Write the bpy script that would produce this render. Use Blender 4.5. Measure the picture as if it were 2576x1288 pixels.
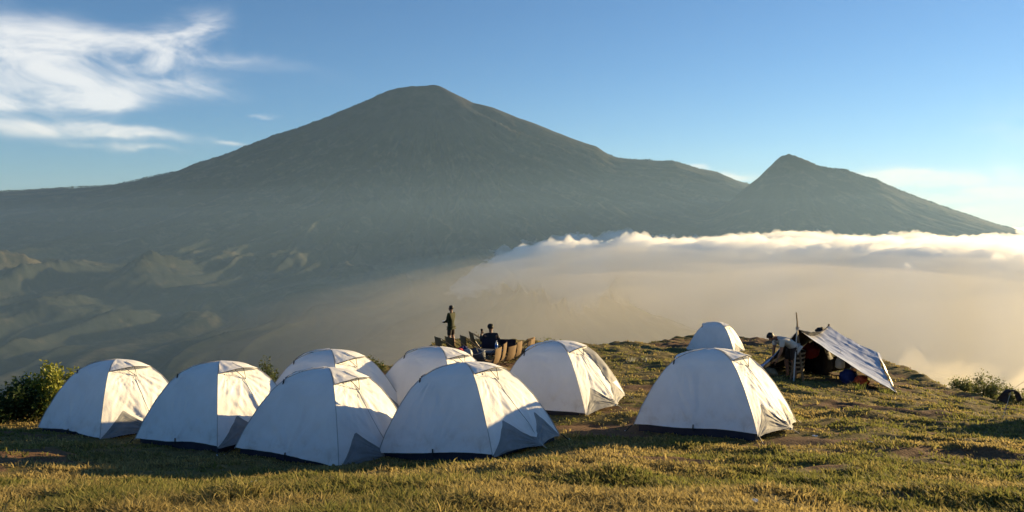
import bpy, bmesh, math, random
import numpy as np
from mathutils import Vector, Matrix, Euler

# ------------------------------------------------------------------ clean
for o in list(bpy.data.objects):
    bpy.data.objects.remove(o)
sc = bpy.context.scene
col = sc.collection
R = math.radians

# ------------------------------------------------------------------ camera
FOC = 1983.0                     # focal length in pixels of a 2576 wide picture
PITCH = math.atan(84 / FOC)
camd = bpy.data.cameras.new('camera')
cam = bpy.data.objects.new('camera', camd)
col.objects.link(cam)
cam.location = (0, 0, 0)
cam.rotation_euler = (R(90) - PITCH, 0, 0)
camd.sensor_width = 36
camd.lens = 36 * FOC / 2576
camd.clip_start = 0.1
camd.clip_end = 200000
sc.camera = cam

# ------------------------------------------------------------------ light
SUN_AZ = R(58)                   # clockwise from the view direction (+Y) towards +X
SUN_EL = R(9.0)
SKY_STRENGTH = 0.055
EXPOSURE = 1.55
sund = bpy.data.lights.new('sun', 'SUN')
sund.energy = 5.0
sund.angle = R(0.6)
sund.color = (1.0, 0.72, 0.35)
sun = bpy.data.objects.new('sun', sund)
col.objects.link(sun)
sdir = Vector((math.sin(SUN_AZ) * math.cos(SUN_EL), math.cos(SUN_AZ) * math.cos(SUN_EL), math.sin(SUN_EL)))
sun.rotation_euler = sdir.to_track_quat('Z', 'Y').to_euler()
sun.location = (60, 25, 40)

vs = sc.view_settings
vs.view_transform = 'Standard'
vs.look = 'None'
vs.exposure = EXPOSURE
vs.gamma = 1
vs.use_curve_mapping = False
sc.render.engine = 'CYCLES'
cy = sc.cycles
cy.max_bounces = 10
cy.diffuse_bounces = 3
cy.glossy_bounces = 2
cy.transmission_bounces = 4
cy.volume_bounces = 8
cy.transparent_max_bounces = 8
cy.use_denoising = True
cy.sample_clamp_indirect = 6.0
cy.caustics_reflective = False
cy.caustics_refractive = False


# ------------------------------------------------------------------ node helper
class NT:
    def __init__(self, tree):
        self.t = tree
        self.n = tree.nodes
        self.l = tree.links

    def node(self, kind, **kw):
        nd = self.n.new(kind)
        for k, v in kw.items():
            setattr(nd, k, v)
        return nd

    def put(self, sock, v):
        if isinstance(v, bpy.types.NodeSocket):
            self.l.new(v, sock)
        elif v is not None:
            sock.default_value = v

    def m(self, op, a, b=None, c=None, clamp=False):
        nd = self.node('ShaderNodeMath', operation=op, use_clamp=clamp)
        self.put(nd.inputs[0], a)
        if b is not None:
            self.put(nd.inputs[1], b)
        if c is not None:
            self.put(nd.inputs[2], c)
        return nd.outputs[0]

    def mix(self, f, a, b, kind='MIX'):
        nd = self.node('ShaderNodeMix', data_type='RGBA', blend_type=kind)
        self.put(nd.inputs[0], f)
        self.put(nd.inputs[6], a)
        self.put(nd.inputs[7], b)
        return nd.outputs[2]

    def noise(self, vec, scale, detail=4, rough=0.55, dist=0.0, out=0):
        nd = self.node('ShaderNodeTexNoise')
        if vec is not None:
            self.l.new(vec, nd.inputs['Vector'])
        nd.inputs['Scale'].default_value = scale
        nd.inputs['Detail'].default_value = detail
        nd.inputs['Roughness'].default_value = rough
        nd.inputs['Distortion'].default_value = dist
        return nd.outputs[out]

    def smooth(self, v, a, b):
        nd = self.node('ShaderNodeMapRange', interpolation_type='SMOOTHSTEP')
        self.put(nd.inputs[0], v)
        nd.inputs[1].default_value = a
        nd.inputs[2].default_value = b
        return nd.outputs[0]

    def comb(self, x, y, z):
        nd = self.node('ShaderNodeCombineXYZ')
        self.put(nd.inputs[0], x)
        self.put(nd.inputs[1], y)
        self.put(nd.inputs[2], z)
        return nd.outputs[0]

    def vmul(self, v, s):
        nd = self.node('ShaderNodeVectorMath', operation='MULTIPLY')
        self.l.new(v, nd.inputs[0])
        nd.inputs[1].default_value = s
        return nd.outputs[0]


def ray(px, py):
    """direction of a point of the photograph (2576 x 1288 px), y component 1"""
    a = (px - 1288) / FOC
    b = -(py - 644) / FOC
    y = math.cos(PITCH) + b * math.sin(PITCH)
    z = -math.sin(PITCH) + b * math.cos(PITCH)
    return a / y, z / y


def P(px, py, Y):
    a, c = ray(px, py)
    return Vector((a * Y, Y, c * Y))


# ------------------------------------------------------------------ sky (world)
world = bpy.data.worlds.new('World')
sc.world = world
world.use_nodes = True
w = NT(world.node_tree)
w.n.clear()
wout = w.node('ShaderNodeOutputWorld')
wbg = w.node('ShaderNodeBackground')
w.l.new(wbg.outputs[0], wout.inputs[0])
sky = w.node('ShaderNodeTexSky', sky_type='NISHITA')
sky.sun_disc = False
sky.sun_elevation = SUN_EL
sky.sun_rotation = SUN_AZ
sky.altitude = 1500
sky.air_density = 1.0
sky.dust_density = 0.2
sky.ozone_density = 4.0
tc = w.node('ShaderNodeTexCoord')
sep = w.node('ShaderNodeSeparateXYZ')
w.l.new(tc.outputs['Generated'], sep.inputs[0])
X, Yw, Z = sep.outputs
AZ = w.m('ARCTAN2', X, Yw)
EL = w.m('ARCSINE', Z)
# long stretched fibres of high cloud
fv = w.comb(w.m('MULTIPLY', AZ, 4.4), w.m('MULTIPLY', w.m('ADD', EL, w.m('MULTIPLY', AZ, 0.08)), 11.0), 0.0)
fib = w.noise(fv, 1.9, 9, 0.62, 0.9)
wn = w.noise(w.comb(w.m('MULTIPLY', AZ, 7.0), w.m('MULTIPLY', EL, 12.0), 3.7), 1.0, 5, 0.55, 0.3, out=1)
wsep = w.node('ShaderNodeSeparateXYZ')
w.l.new(wn, wsep.inputs[0])
AZw = w.m('ADD', AZ, w.m('MULTIPLY', w.m('SUBTRACT', wsep.outputs[0], 0.5), 0.12))
ELw = w.m('ADD', EL, w.m('MULTIPLY', w.m('SUBTRACT', wsep.outputs[1], 0.5), 0.045))


def az_el(px, py):
    a, c = ray(px, py)
    return math.atan2(a, 1), math.atan2(c, math.hypot(a, 1))


CLOUDS = [  # centre px, py, half sizes px, tilt, strength
    (230, 115, 260, 44, 0.10, 0.95), (430, 82, 105, 42, -0.30, 1.10), (50, 200, 240, 46, 0.03, 1.20), (190, 222, 110, 26, 0.0, 0.85),
    (-250, 150, 330, 80, 0.0, 1.0), (-60, 245, 150, 18, -0.05, 0.9),
    (510, 235, 110, 17, 0.08, 0.66), (440, 205, 90, 10, 0.0, 0.4), (130, 328, 210, 21, 0.02, 0.98), (310, 342, 130, 13, 0.05, 0.85),
    (330, 379, 130, 8, 0.02, 0.72), (600, 355, 50, 6, 0.0, 0.62), (570, 145, 170, 26, 0.12, 0.48), (700, 290, 30, 5, 0.0, 0.5),
    (1740, 422, 40, 7, 0.0, 0.9), (1850, 442, 110, 11, 0.0, 1.0), (2260, 443, 170, 15, 0.02, 1.5), (2330, 464, 130, 9, 0.0, 1.1), (2520, 470, 330, 85, 0.0, 0.25),
    (2440, 491, 170, 7, 0.02, 1.4), (2480, 520, 150, 8, 0.0, 1.0), (2560, 548, 80, 13, -0.02, 1.4),
    (2800, 480, 220, 30, 0.0, 0.8), (3000, 300, 300, 60, 0.05, 0.6), (-900, 250, 350, 60, 0.0, 0.8)]
S = None
for (px, py, hx, hy, tl, st) in CLOUDS:
    a0, e0 = az_el(px, py)
    sx, sy = hx / FOC, hy / FOC
    da = w.m('SUBTRACT', AZw, a0)
    de = w.m('SUBTRACT', ELw, e0)
    de = w.m('ADD', de, w.m('MULTIPLY', da, tl))
    q = w.m('ADD', w.m('POWER', w.m('ABSOLUTE', w.m('DIVIDE', da, sx)), 2.0), w.m('POWER', w.m('ABSOLUTE', w.m('DIVIDE', de, sy)), 2.0))
    g = w.m('MULTIPLY', w.m('EXPONENT', w.m('MULTIPLY', q, -1.0)), st)
    S = g if S is None else w.m('ADD', S, g)
S = w.m('MINIMUM', S, 1.15)
S = w.m('ADD', S, 0.10)          # a trace of the same high cloud all round
den = w.m('MULTIPLY', S, w.m('ADD', w.m('MULTIPLY', fib, 2.7), -0.52))
CM = w.m('MULTIPLY', w.smooth(den, 0.12, 1.45), 0.84)
hs = w.node('ShaderNodeHueSaturation')
hs.inputs['Saturation'].default_value = 1.02
w.l.new(sky.outputs[0], hs.inputs['Color'])
skyc = w.vmul(hs.outputs[0], (SKY_STRENGTH,) * 3)
cloudlit = w.mix(w.smooth(EL, 0.0, 0.14), (0.46, 0.40, 0.30, 1), (0.36, 0.355, 0.345, 1))
full = w.mix(CM, skyc, cloudlit)
w.l.new(full, wbg.inputs[0])
wbg.inputs[1].default_value = 1.0


# ------------------------------------------------------------------ numpy noise
def _hash(ix, iy, seed):
    h = (ix.astype(np.int64) * 374761393 + iy.astype(np.int64) * 668265263 + seed * 974634777) & 0xFFFFFFFF
    h = ((h ^ (h >> 13)) * 1274126177) & 0xFFFFFFFF
    return (h ^ (h >> 16)) & 0xFFFFFFFF


def perlin(x, y, seed=0):
    x = np.asarray(x, float)
    y = np.asarray(y, float)
    x, y = np.broadcast_arrays(x, y)
    xi = np.floor(x)
    yi = np.floor(y)
    xf = x - xi
    yf = y - yi
    u = xf * xf * xf * (xf * (xf * 6 - 15) + 10)
    v = yf * yf * yf * (yf * (yf * 6 - 15) + 10)

    def g(dx, dy):
        a = _hash(xi + dx, yi + dy, seed) * (2 * np.pi / 4294967296.0)
        return np.cos(a) * (xf - dx) + np.sin(a) * (yf - dy)
    a = g(0, 0) * (1 - u) + g(1, 0) * u
    b = g(0, 1) * (1 - u) + g(1, 1) * u
    return (a * (1 - v) + b * v) * 1.5


def fbm(x, y, seed=0, octv=5, gain=0.5, lac=2.03):
    s, a, n = 0.0, 1.0, 0.0
    for i in range(octv):
        s = s + a * perlin(x * lac ** i + 17.3 * i, y * lac ** i - 9.1 * i, seed + i)
        n += a
        a *= gain
    return s / n


def ridged(x, y, seed=0, octv=4, gain=0.5):
    s, a, n = 0.0, 1.0, 0.0
    for i in range(octv):
        s = s + a * (1 - np.abs(perlin(x * 2.05 ** i, y * 2.05 ** i, seed + i)) * 1.6)
        n += a
        a *= gain
    return s / n


def sstep(v, a, b):
    t = np.clip((v - a) / (b - a), 0, 1)
    return t * t * (3 - 2 * t)


# ------------------------------------------------------------------ object helpers
def link(o, parent=None):
    col.objects.link(o)
    if parent is not None:
        o.parent = parent
    return o


def tag(o, label=None, cat=None, group=None, kind=None):
    if label:
        o['label'] = label
    if cat:
        o['category'] = cat
    if group:
        o['group'] = group
    if kind:
        o['kind'] = kind
    return o


def empty(name, loc=(0, 0, 0), rz=0.0):
    o = bpy.data.objects.new(name, None)
    o.empty_display_size = 0.2
    link(o)
    o.location = loc
    o.rotation_euler = (0, 0, rz)
    return o


def mesh(name, verts, faces, m=None, parent=None, smooth=True):
    me = bpy.data.meshes.new(name)
    if isinstance(verts, np.ndarray) and isinstance(faces, np.ndarray):
        k = faces.shape[1]
        me.vertices.add(len(verts))
        me.vertices.foreach_set('co', np.ascontiguousarray(verts, np.float32).ravel())
        me.loops.add(faces.size)
        me.loops.foreach_set('vertex_index', np.ascontiguousarray(faces, np.int32).ravel())
        me.polygons.add(len(faces))
        me.polygons.foreach_set('loop_start', np.arange(0, faces.size, k, dtype=np.int32))
        me.polygons.foreach_set('loop_total', np.full(len(faces), k, np.int32))
        me.update(calc_edges=True)
        me.validate()
    else:
        me.from_pydata([tuple(v) for v in verts], [], [tuple(f) for f in faces])
        me.update()
    if smooth:
        me.polygons.foreach_set('use_smooth', np.ones(len(me.polygons), bool))
    if m is not None:
        me.materials.append(m)
    o = bpy.data.objects.new(name, me)
    return link(o, parent)


class MB:
    """collects simple pieces of ONE part"""
    def __init__(self):
        self.v = []
        self.f = []

    def add(self, v, f):
        b = len(self.v)
        self.v += [tuple(p) for p in v]
        self.f += [tuple(i + b for i in q) for q in f]
        return self

    def tube(self, pts, r, n=6, r2=None):
        pts = [Vector(p) for p in pts]
        k = len(pts)
        v, f = [], []
        for i, p in enumerate(pts):
            d = (pts[min(i + 1, k - 1)] - pts[max(i - 1, 0)])
            if d.length < 1e-9:
                d = Vector((0, 0, 1))
            d.normalize()
            a = d.orthogonal().normalized() if i == 0 else (a - d * a.dot(d)).normalized()
            b = d.cross(a)
            rr = r if r2 is None else r + (r2 - r) * i / (k - 1)
            for j in range(n):
                t = 2 * math.pi * j / n
                v.append(p + a * (rr * math.cos(t)) + b * (rr * math.sin(t)))
        for i in range(k - 1):
            for j in range(n):
                f.append((i * n + j, i * n + (j + 1) % n, (i + 1) * n + (j + 1) % n, (i + 1) * n + j))
        f.append(tuple(range(n - 1, -1, -1)))
        f.append(tuple((k - 1) * n + j for j in range(n)))
        return self.add(v, f)

    def box(self, c, s, rot=None):
        v = []
        for i in (-.5, .5):
            for j in (-.5, .5):
                for k in (-.5, .5):
                    p = Vector((i * s[0], j * s[1], k * s[2]))
                    if rot is not None:
                        p = rot @ p
                    v.append(p + Vector(c))
        return self.add(v, [(0, 1, 3, 2), (4, 6, 7, 5), (0, 4, 5, 1), (2, 3, 7, 6), (0, 2, 6, 4), (1, 5, 7, 3)])

    def lathe(self, prof, n=14, c=(0, 0, 0)):
        v, f = [], []
        for (r, z) in prof:
            for j in range(n):
                t = 2 * math.pi * j / n
                v.append((c[0] + r * math.cos(t), c[1] + r * math.sin(t), c[2] + z))
        k = len(prof)
        for i in range(k - 1):
            for j in range(n):
                f.append((i * n + j, i * n + (j + 1) % n, (i + 1) * n + (j + 1) % n, (i + 1) * n + j))
        f.append(tuple(range(n - 1, -1, -1)))
        f.append(tuple((k - 1) * n + j for j in range(n)))
        return self.add(v, f)

    def blob(self, c, s, seed=0, amp=0.15, nu=14, nv=9, freq=1.6):
        v, f = [], []
        for i in range(nv + 1):
            th = math.pi * i / nv
            for j in range(nu):
                ph = 2 * math.pi * j / nu
                d = Vector((math.sin(th) * math.cos(ph), math.sin(th) * math.sin(ph), math.cos(th)))
                k = 1 + amp * float(perlin(d.x * freq + seed * 3.1 + d.z, d.y * freq - seed + d.z * 1.7, seed))
                v.append((c[0] + d.x * s[0] * k, c[1] + d.y * s[1] * k, c[2] + d.z * s[2] * k))
        for i in range(nv):
            for j in range(nu):
                f.append((i * nu + j, (i + 1) * nu + j, (i + 1) * nu + (j + 1) % nu, i * nu + (j + 1) % nu))
        return self.add(v, f)

    def build(self, name, m, parent=None, smooth=False):
        return mesh(name, self.v, self.f, m, parent, smooth)


def copy_tree(o, parent=None):
    c = o.copy()
    col.objects.link(c)
    c.parent = parent
    for ch in list(o.children):
        copy_tree(ch, c)
    return c


# ------------------------------------------------------------------ materials
def material(name, color, rough=0.8, var=0.0, vscale=8.0, color2=None, bump=0.0, bscale=30.0, spec=0.3, transl=0.0,
             metal=0.0, attr=None, stretch=None):
    mt = bpy.data.materials.new(name)
    mt.use_nodes = True
    t = NT(mt.node_tree)
    b = t.n['Principled BSDF']
    out = t.n['Material Output']
    geo = t.node('ShaderNodeTexCoord')
    vec = geo.outputs['Object']
    if stretch:
        vec = t.vmul(vec, stretch)
    c = tuple(color) + (1,)
    base = None
    if attr:
        at = t.node('ShaderNodeAttribute', attribute_name=attr)
        base = at.outputs['Color']
    elif color2 is not None or var:
        c2 = tuple(color2) + (1,) if color2 is not None else tuple(min(1, k * (1 - var)) for k in color) + (1,)
        nz = t.noise(vec, vscale, 6, 0.6, 0.3)
        base = t.mix(t.smooth(nz, 0.33, 0.68), c, c2)
    if base is None:
        b.inputs['Base Color'].default_value = c
    else:
        t.l.new(base, b.inputs['Base Color'])
    b.inputs['Roughness'].default_value = rough
    b.inputs['Specular IOR Level'].default_value = spec
    b.inputs['Metallic'].default_value = metal
    if bump:
        bn = t.node('ShaderNodeBump')
        bn.inputs['Strength'].default_value = min(1.0, bump)
        bn.inputs['Distance'].default_value = 0.02
        t.l.new(t.noise(vec, bscale, 5, 0.6), bn.inputs['Height'])
        t.l.new(bn.outputs[0], b.inputs['Normal'])
    if transl:
        tr = t.node('ShaderNodeBsdfTranslucent')
        if base is None:
            tr.inputs[0].default_value = c
        else:
            t.l.new(base, tr.inputs[0])
        mx = t.node('ShaderNodeMixShader')
        mx.inputs[0].default_value = transl
        t.l.new(b.outputs[0], mx.inputs[1])
        t.l.new(tr.outputs[0], mx.inputs[2])
        t.l.new(mx.outputs[0], out.inputs[0])
    return mt


def volume_material(name, color, density, aniso):
    mt = bpy.data.materials.new(name)
    mt.use_nodes = True
    t = NT(mt.node_tree)
    t.n.clear()
    out = t.node('ShaderNodeOutputMaterial')
    v = t.node('ShaderNodeVolumePrincipled')
    v.inputs['Color'].default_value = tuple(color) + (1,)
    v.inputs['Density'].default_value = density
    v.inputs['Anisotropy'].default_value = aniso
    t.l.new(v.outputs[0], out.inputs['Volume'])
    mt.cycles.homogeneous_volume = True
    return mt


M = {}
M['fly'] = material('tent_fabric', (0.86, 0.86, 0.85), 0.62, var=0.07, vscale=2.2, bump=0.10, bscale=14, spec=0.25, transl=0.12)
_t = NT(M['fly'].node_tree)
_tc = _t.node('ShaderNodeTexCoord').outputs['Object']
_sp = _t.node('ShaderNodeSeparateXYZ')
_t.l.new(_tc, _sp.inputs[0])
# wind-worn wrinkles, and mud splashed along the hem in blotches
_wr = _t.m('ADD', _t.noise(_t.vmul(_tc, (1.0, 1.0, 0.45)), 4.5, 5, 0.55, 1.6), _t.m('MULTIPLY', _t.noise(_tc, 17.0, 4, 0.6, 0.8), 0.25))
for _b in [n for n in _t.n if n.type == 'BUMP']:
    _b.inputs['Strength'].default_value = 0.24
    _b.inputs['Distance'].default_value = 0.035
    _t.l.new(_wr, _b.inputs['Height'])
_old = _t.n['Principled BSDF'].inputs['Base Color'].links[0].from_socket
_mud = _t.m('MULTIPLY', _t.smooth(_t.noise(_tc, 5.5, 6, 0.65, 0.4), 0.46, 0.72), _t.smooth(_sp.outputs[2], 0.55, 0.04))
_new = _t.mix(_t.m('MULTIPLY', _mud, 0.38), _old, (0.42, 0.34, 0.25, 1))
for _n in [n for n in _t.n if n.type in ('BSDF_PRINCIPLED', 'BSDF_TRANSLUCENT')]:
    _t.l.new(_new, _n.inputs[0])
M['fly_grey'] = material('grey_vestibule_fabric', (0.27, 0.28, 0.29), 0.7, var=0.18, vscale=6, bump=0.15, bscale=20, transl=0.08)
M['navy'] = material('navy_groundsheet', (0.018, 0.022, 0.045), 0.55, var=0.3, vscale=5, bump=0.1)
M['black'] = material('black_webbing', (0.015, 0.015, 0.017), 0.6)
M['cord'] = material('pale_cord', (0.45, 0.43, 0.38), 0.8)
M['steel'] = material('steel', (0.5, 0.5, 0.5), 0.3, metal=0.9)
M['seam'] = material('grey_seam_tape', (0.42, 0.42, 0.41), 0.7)

# ================================================================== STRUCTURE: far terrain
D1 = 10500.0
D2Y = 8200.0
SK1 = [(-700, 500), (-300, 490), (0, 482), (100, 476), (200, 470), (290, 466), (345, 453), (400, 440), (450, 432), (500, 410), (560, 392), (620, 368), (690, 340),
       (750, 322), (810, 300), (870, 275), (910, 258), (950, 240), (975, 228), (1000, 221), (1040, 216), (1075, 215), (1092, 211), (1110, 218),
       (1150, 238), (1190, 258), (1240, 270), (1300, 295), (1350, 312), (1400, 333), (1450, 352), (1500, 368), (1530, 388), (1550, 396),
       (1580, 400), (1620, 402), (1650, 405), (1690, 404), (1720, 412), (1760, 425), (1800, 432), (1840, 450), (1870, 460), (1890, 464),
       (1950, 480), (2100, 520), (2400, 600), (2900, 690)]
SK2 = [(1500, 690), (1640, 640), (1760, 570), (1830, 515), (1885, 465), (1910, 445), (1940, 415), (1960, 395), (1975, 388), (1985, 386), (2000, 391),
       (2030, 402), (2060, 417), (2100, 422), (2125, 424), (2160, 438), (2200, 448), (2250, 472), (2300, 492), (2350, 510), (2400, 528),
       (2450, 545), (2500, 562), (2540, 573), (2576, 584), (2700, 622), (2900, 680), (3300, 740)]


def crest(sk, Yd):
    xs, zs = [], []
    for (px, py) in sk:
        a, c = ray(px, py)
        xs.append(a * Yd)
        zs.append(c * Yd)
    return np.array(xs), np.array(zs)


C1X, C1Z = crest(SK1, D1)
C2X, C2Z = crest(SK2, D2Y)
S1X = ray(1085, 215)[0] * D1
S2X = ray(1985, 386)[0] * D2Y
S1Z = float(np.interp(S1X, C1X, C1Z))
S2Z = float(np.interp(S2X, C2X, C2Z))
FLOOR = -700.0


def cone(x, y, cx, cy, CX, CZ, top, scale, floor, pw, seed, fl):
    dx = x - cx
    dy = y - cy
    r = np.hypot(dx, dy) + 1e-6
    cph = dx / r
    sph = np.abs(dy) / r
    ridge = np.where(dx >= 0, np.interp(cx + r, CX, CZ), np.interp(cx - r, CX, CZ))
    other = np.where(dx >= 0, np.interp(cx - r, CX, CZ), np.interp(cx + r, CX, CZ))
    wr = 0.5 + 0.5 * np.abs(cph)
    rr = wr * ridge + (1 - wr) * other
    front = floor + (top - floor) * np.exp(-r / scale)
    wf = sph ** pw
    z = rr * (1 - wf) + np.minimum(front, rr + 60) * wf
    # gullies running down the slope
    ph = np.arctan2(dy, dx)
    warp = fbm(x / 2200, y / 2200, seed + 3, 2) * 0.22
    gl = ridged(ph * 5.5 + warp * 3.0, np.log(r + 300) * 0.9, seed, 4, 0.62)
    gl2 = ridged(ph * 21 + warp * 9, np.log(r + 300) * 1.1, seed + 40, 3)
    env = sstep(r, 120, 1600) * (0.30 + 0.70 * sph ** 0.6) * sstep(sph, 0.02, 0.30)
    z = z + env * (fl * (gl - 0.93) + 0.27 * fl * (gl2 - 0.93) * (0.4 + 0.6 * sstep(dx, -500, 900)))
    return z


HILLS = [  # px, py of the summit, Y, radius x, radius y, height
    (405, 590, 5600, 190, 420, 125), (335, 612, 5300, 110, 330, 80), (40, 560, 5200, 330, 460, 170), (-150, 560, 5000, 400, 500, 180),
    (130, 655, 4300, 330, 300, 110), (0, 690, 3900, 260, 240, 95), (215, 590, 5700, 260, 300, 80), (640, 585, 6200, 420, 380, 90),
    (850, 600, 6000, 420, 300, 70), (470, 800, 4200, 210, 170, 75), (520, 640, 5200, 300, 240, 60), (760, 660, 5400, 320, 260, 45),
    (300, 730, 4300, 300, 250, 50), (60, 800, 3500, 260, 200, 60), (1000, 620, 5900, 350, 300, 60)]


def far_height(x, y, parts=False):
    z1 = cone(x, y, S1X, D1, C1X, C1Z, S1Z, 2550.0, FLOOR + 10, 1.15, 11, 290.0)
    z2 = cone(x, y, S2X, D2Y, C2X, C2Z, S2Z, 1350.0, FLOOR + 10, 0.95, 31, 80.0)
    rho = np.hypot(x, y)
    val = FLOOR + 45 * fbm(x / 1300, y / 1300, 51, 5) + 35 * ridged(x / 900, y / 700, 61, 4) * sstep(rho, 2500, 4500)
    val = val + 120 * sstep(-x / np.maximum(y, 1), 0.12, 0.75) * sstep(y, 3000, 5200)
    for (px, py, Yh, rx, ry, hh) in HILLS:
        hx = ray(px, py)[0] * Yh
        q = ((x - hx) / rx) ** 2 + ((y - Yh) / ry) ** 2
        b = np.exp(-q * 1.1)
        z1 = z1 + hh * b * (0.9 + 0.35 * fbm(x / 160, y / 160, 71, 4))
    hillc = -705 + 690 * np.exp(-rho / 330.0)
    fine = 6 * fbm(x / 130, y / 130, 81, 4) * sstep(rho, 1500, 3000)
    k = 50.0
    st = np.stack([z1, z2, val])
    mx = st.max(0)
    z = mx + k * np.log(np.exp((st - mx) / k).sum(0))
    z = np.maximum(z, hillc) + fine
    if parts:
        return z, st.argmax(0)
    return z


az = np.concatenate([np.linspace(-70, -36, 60)[:-1], np.linspace(-36, 36, 860), np.linspace(36, 70, 60)[1:]])
az = np.radians(az)
rad = np.concatenate([np.geomspace(70, 2400, 50)[:-1], np.linspace(2400, 11200, 400), np.geomspace(11260, 40000, 36)])
AA, RR = np.meshgrid(az, rad)
TX = RR * np.sin(AA)
TY = RR * np.cos(AA)
TZ, PART = far_height(TX, TY, True)
nr, na = TX.shape
idx = np.arange(nr * na).reshape(nr, na)
quads = np.stack([idx[:-1, :-1], idx[:-1, 1:], idx[1:, 1:], idx[1:, :-1]], -1).reshape(-1, 4)
allv = np.stack([TX, TY, TZ], -1).reshape(-1, 3)
fpart = PART[:-1, :-1].ravel()

mt = bpy.data.materials.new('mountain_slopes')
mt.use_nodes = True
t = NT(mt.node_tree)
bs = t.n['Principled BSDF']
geo = t.node('ShaderNodeNewGeometry')
pos = geo.outputs['Position']
sp = t.node('ShaderNodeSeparateXYZ')
t.l.new(pos, sp.inputs[0])
n_big = t.noise(pos, 0.0011, 6, 0.6, 0.4)
n_mid = t.noise(pos, 0.006, 6, 0.62, 0.4)
n_fine = t.noise(pos, 0.03, 5, 0.65)
forest = t.mix(t.smooth(n_fine, 0.38, 0.66), (0.018, 0.023, 0.020, 1), (0.028, 0.033, 0.028, 1))
grassy = t.mix(t.smooth(n_fine, 0.35, 0.7), (0.055, 0.052, 0.038, 1), (0.10, 0.090, 0.062, 1))
# pale streaks down the big cone: grass plus sunlit ridge contrast put into colour
_dx = t.m('SUBTRACT', sp.outputs[0], S1X)
_dy = t.m('SUBTRACT', sp.outputs[1], D1)
_an = t.m('ARCTAN2', _dy, _dx)
_lr = t.m('LOGARITHM', t.m('ADD', t.m('SQRT', t.m('ADD', t.m('MULTIPLY', _dx, _dx), t.m('MULTIPLY', _dy, _dy))), 300.0), 2.718)
n_rad = t.noise(t.comb(t.m('MULTIPLY', _an, 24.0), t.m('MULTIPLY', _lr, 2.2), 0.0), 1.0, 5, 0.6, 0.2)
grass_lit_mask = t.smooth(t.m('ADD', t.m('MULTIPLY', n_rad, 0.55), t.m('MULTIPLY', n_mid, 0.65)), 0.58, 0.76)
c = t.mix(t.m('MULTIPLY', grass_lit_mask, 0.85), forest, grassy)
rock = t.mix(t.smooth(n_mid, 0.35, 0.65), (0.06, 0.052, 0.048, 1), (0.035, 0.032, 0.032, 1))
hi = t.smooth(t.m('ADD', sp.outputs[2], t.m('MULTIPLY', n_mid, 700.0)), 1150.0, 1800.0)
c = t.mix(hi, c, rock)
t.l.new(c, bs.inputs['Base Color'])
bs.inputs['Roughness'].default_value = 0.95
bs.inputs['Specular IOR Level'].default_value = 0.05
bn = t.node('ShaderNodeBump')
bn.inputs['Strength'].default_value = 0.5
bn.inputs['Distance'].default_value = 2.5
t.l.new(t.noise(pos, 0.02, 6, 0.7), bn.inputs['Height'])
t.l.new(bn.outputs[0], bs.inputs['Normal'])
M['slopes'] = mt

for k, nm in ((0, 'mountain'), (1, 'mountain'), (2, 'valley')):
    fs = quads[fpart == k]
    used, inv = np.unique(fs, return_inverse=True)
    o = mesh(nm, allv[used], inv.reshape(-1, 4)[:, ::-1].copy(), M['slopes'])
    tag(o, kind='structure')

# ------------------------------------------------------------------ trees along the far ridges (a far-off wood that reads as one mass)
rng = np.random.default_rng(5)
TRV, TRF = [], []


def far_trees(pxs, CX, CZ, Yd, n, spread, hmin, hmax):
    px = rng.uniform(pxs[0], pxs[1], n)
    a = (px - 1288) / FOC
    y = Yd + rng.normal(0, spread, len(px))
    x = a * y
    z = far_height(x, y)
    h = rng.uniform(hmin, hmax, len(px)) * rng.uniform(0.3, 1.0, len(px)) ** 2 * 1.3 * (0.6 + 0.8 * np.clip(0.5 + fbm(px / 30.0, px * 0.0, 7, 3), 0, 1))
    return x, y, z, h


for args in (((-60, 960), C1X, C1Z, D1, 5200, 70, 5, 15), ((1520, 1900), C1X, C1Z, D1, 800, 60, 5, 17),
             ((2040, 2640), C2X, C2Z, D2Y, 2400, 50, 4, 12)):
    x, y, z, h = far_trees(*args)
    for i in range(len(x)):
        b = len(TRV)
        wd = h[i] * rng.uniform(0.28, 0.6)
        k = 5
        ph = rng.uniform(0, 6.28)
        for (rr, zz) in ((0.35, -0.3), (1.0, 0.42), (0.75, 0.72)):
            for j in range(k):
                t_ = ph + 6.283 * j / k
                q = rr * wd * rng.uniform(0.7, 1.2)
                TRV.append((x[i] + q * math.cos(t_), y[i] + q * math.sin(t_), z[i] + zz * h[i]))
        TRV.append((x[i], y[i], z[i] + h[i]))
        for r_ in range(2):
            for j in range(k):
                TRF.append((b + r_ * k + j, b + r_ * k + (j + 1) % k, b + (r_ + 1) * k + (j + 1) % k, b + (r_ + 1) * k + j))
        for j in range(k):
            TRF.append((b + 2 * k + j, b + 2 * k + (j + 1) % k, b + 3 * k))
M['far_leaf'] = material('far_foliage', (0.03, 0.045, 0.022), 0.9, var=0.4, vscale=0.02)
o = mesh('ridge_forest', TRV, TRF, M['far_leaf'], None, False)
tag(o, 'dark line of trees growing along the mountain ridges', 'forest', kind='stuff')


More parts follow.
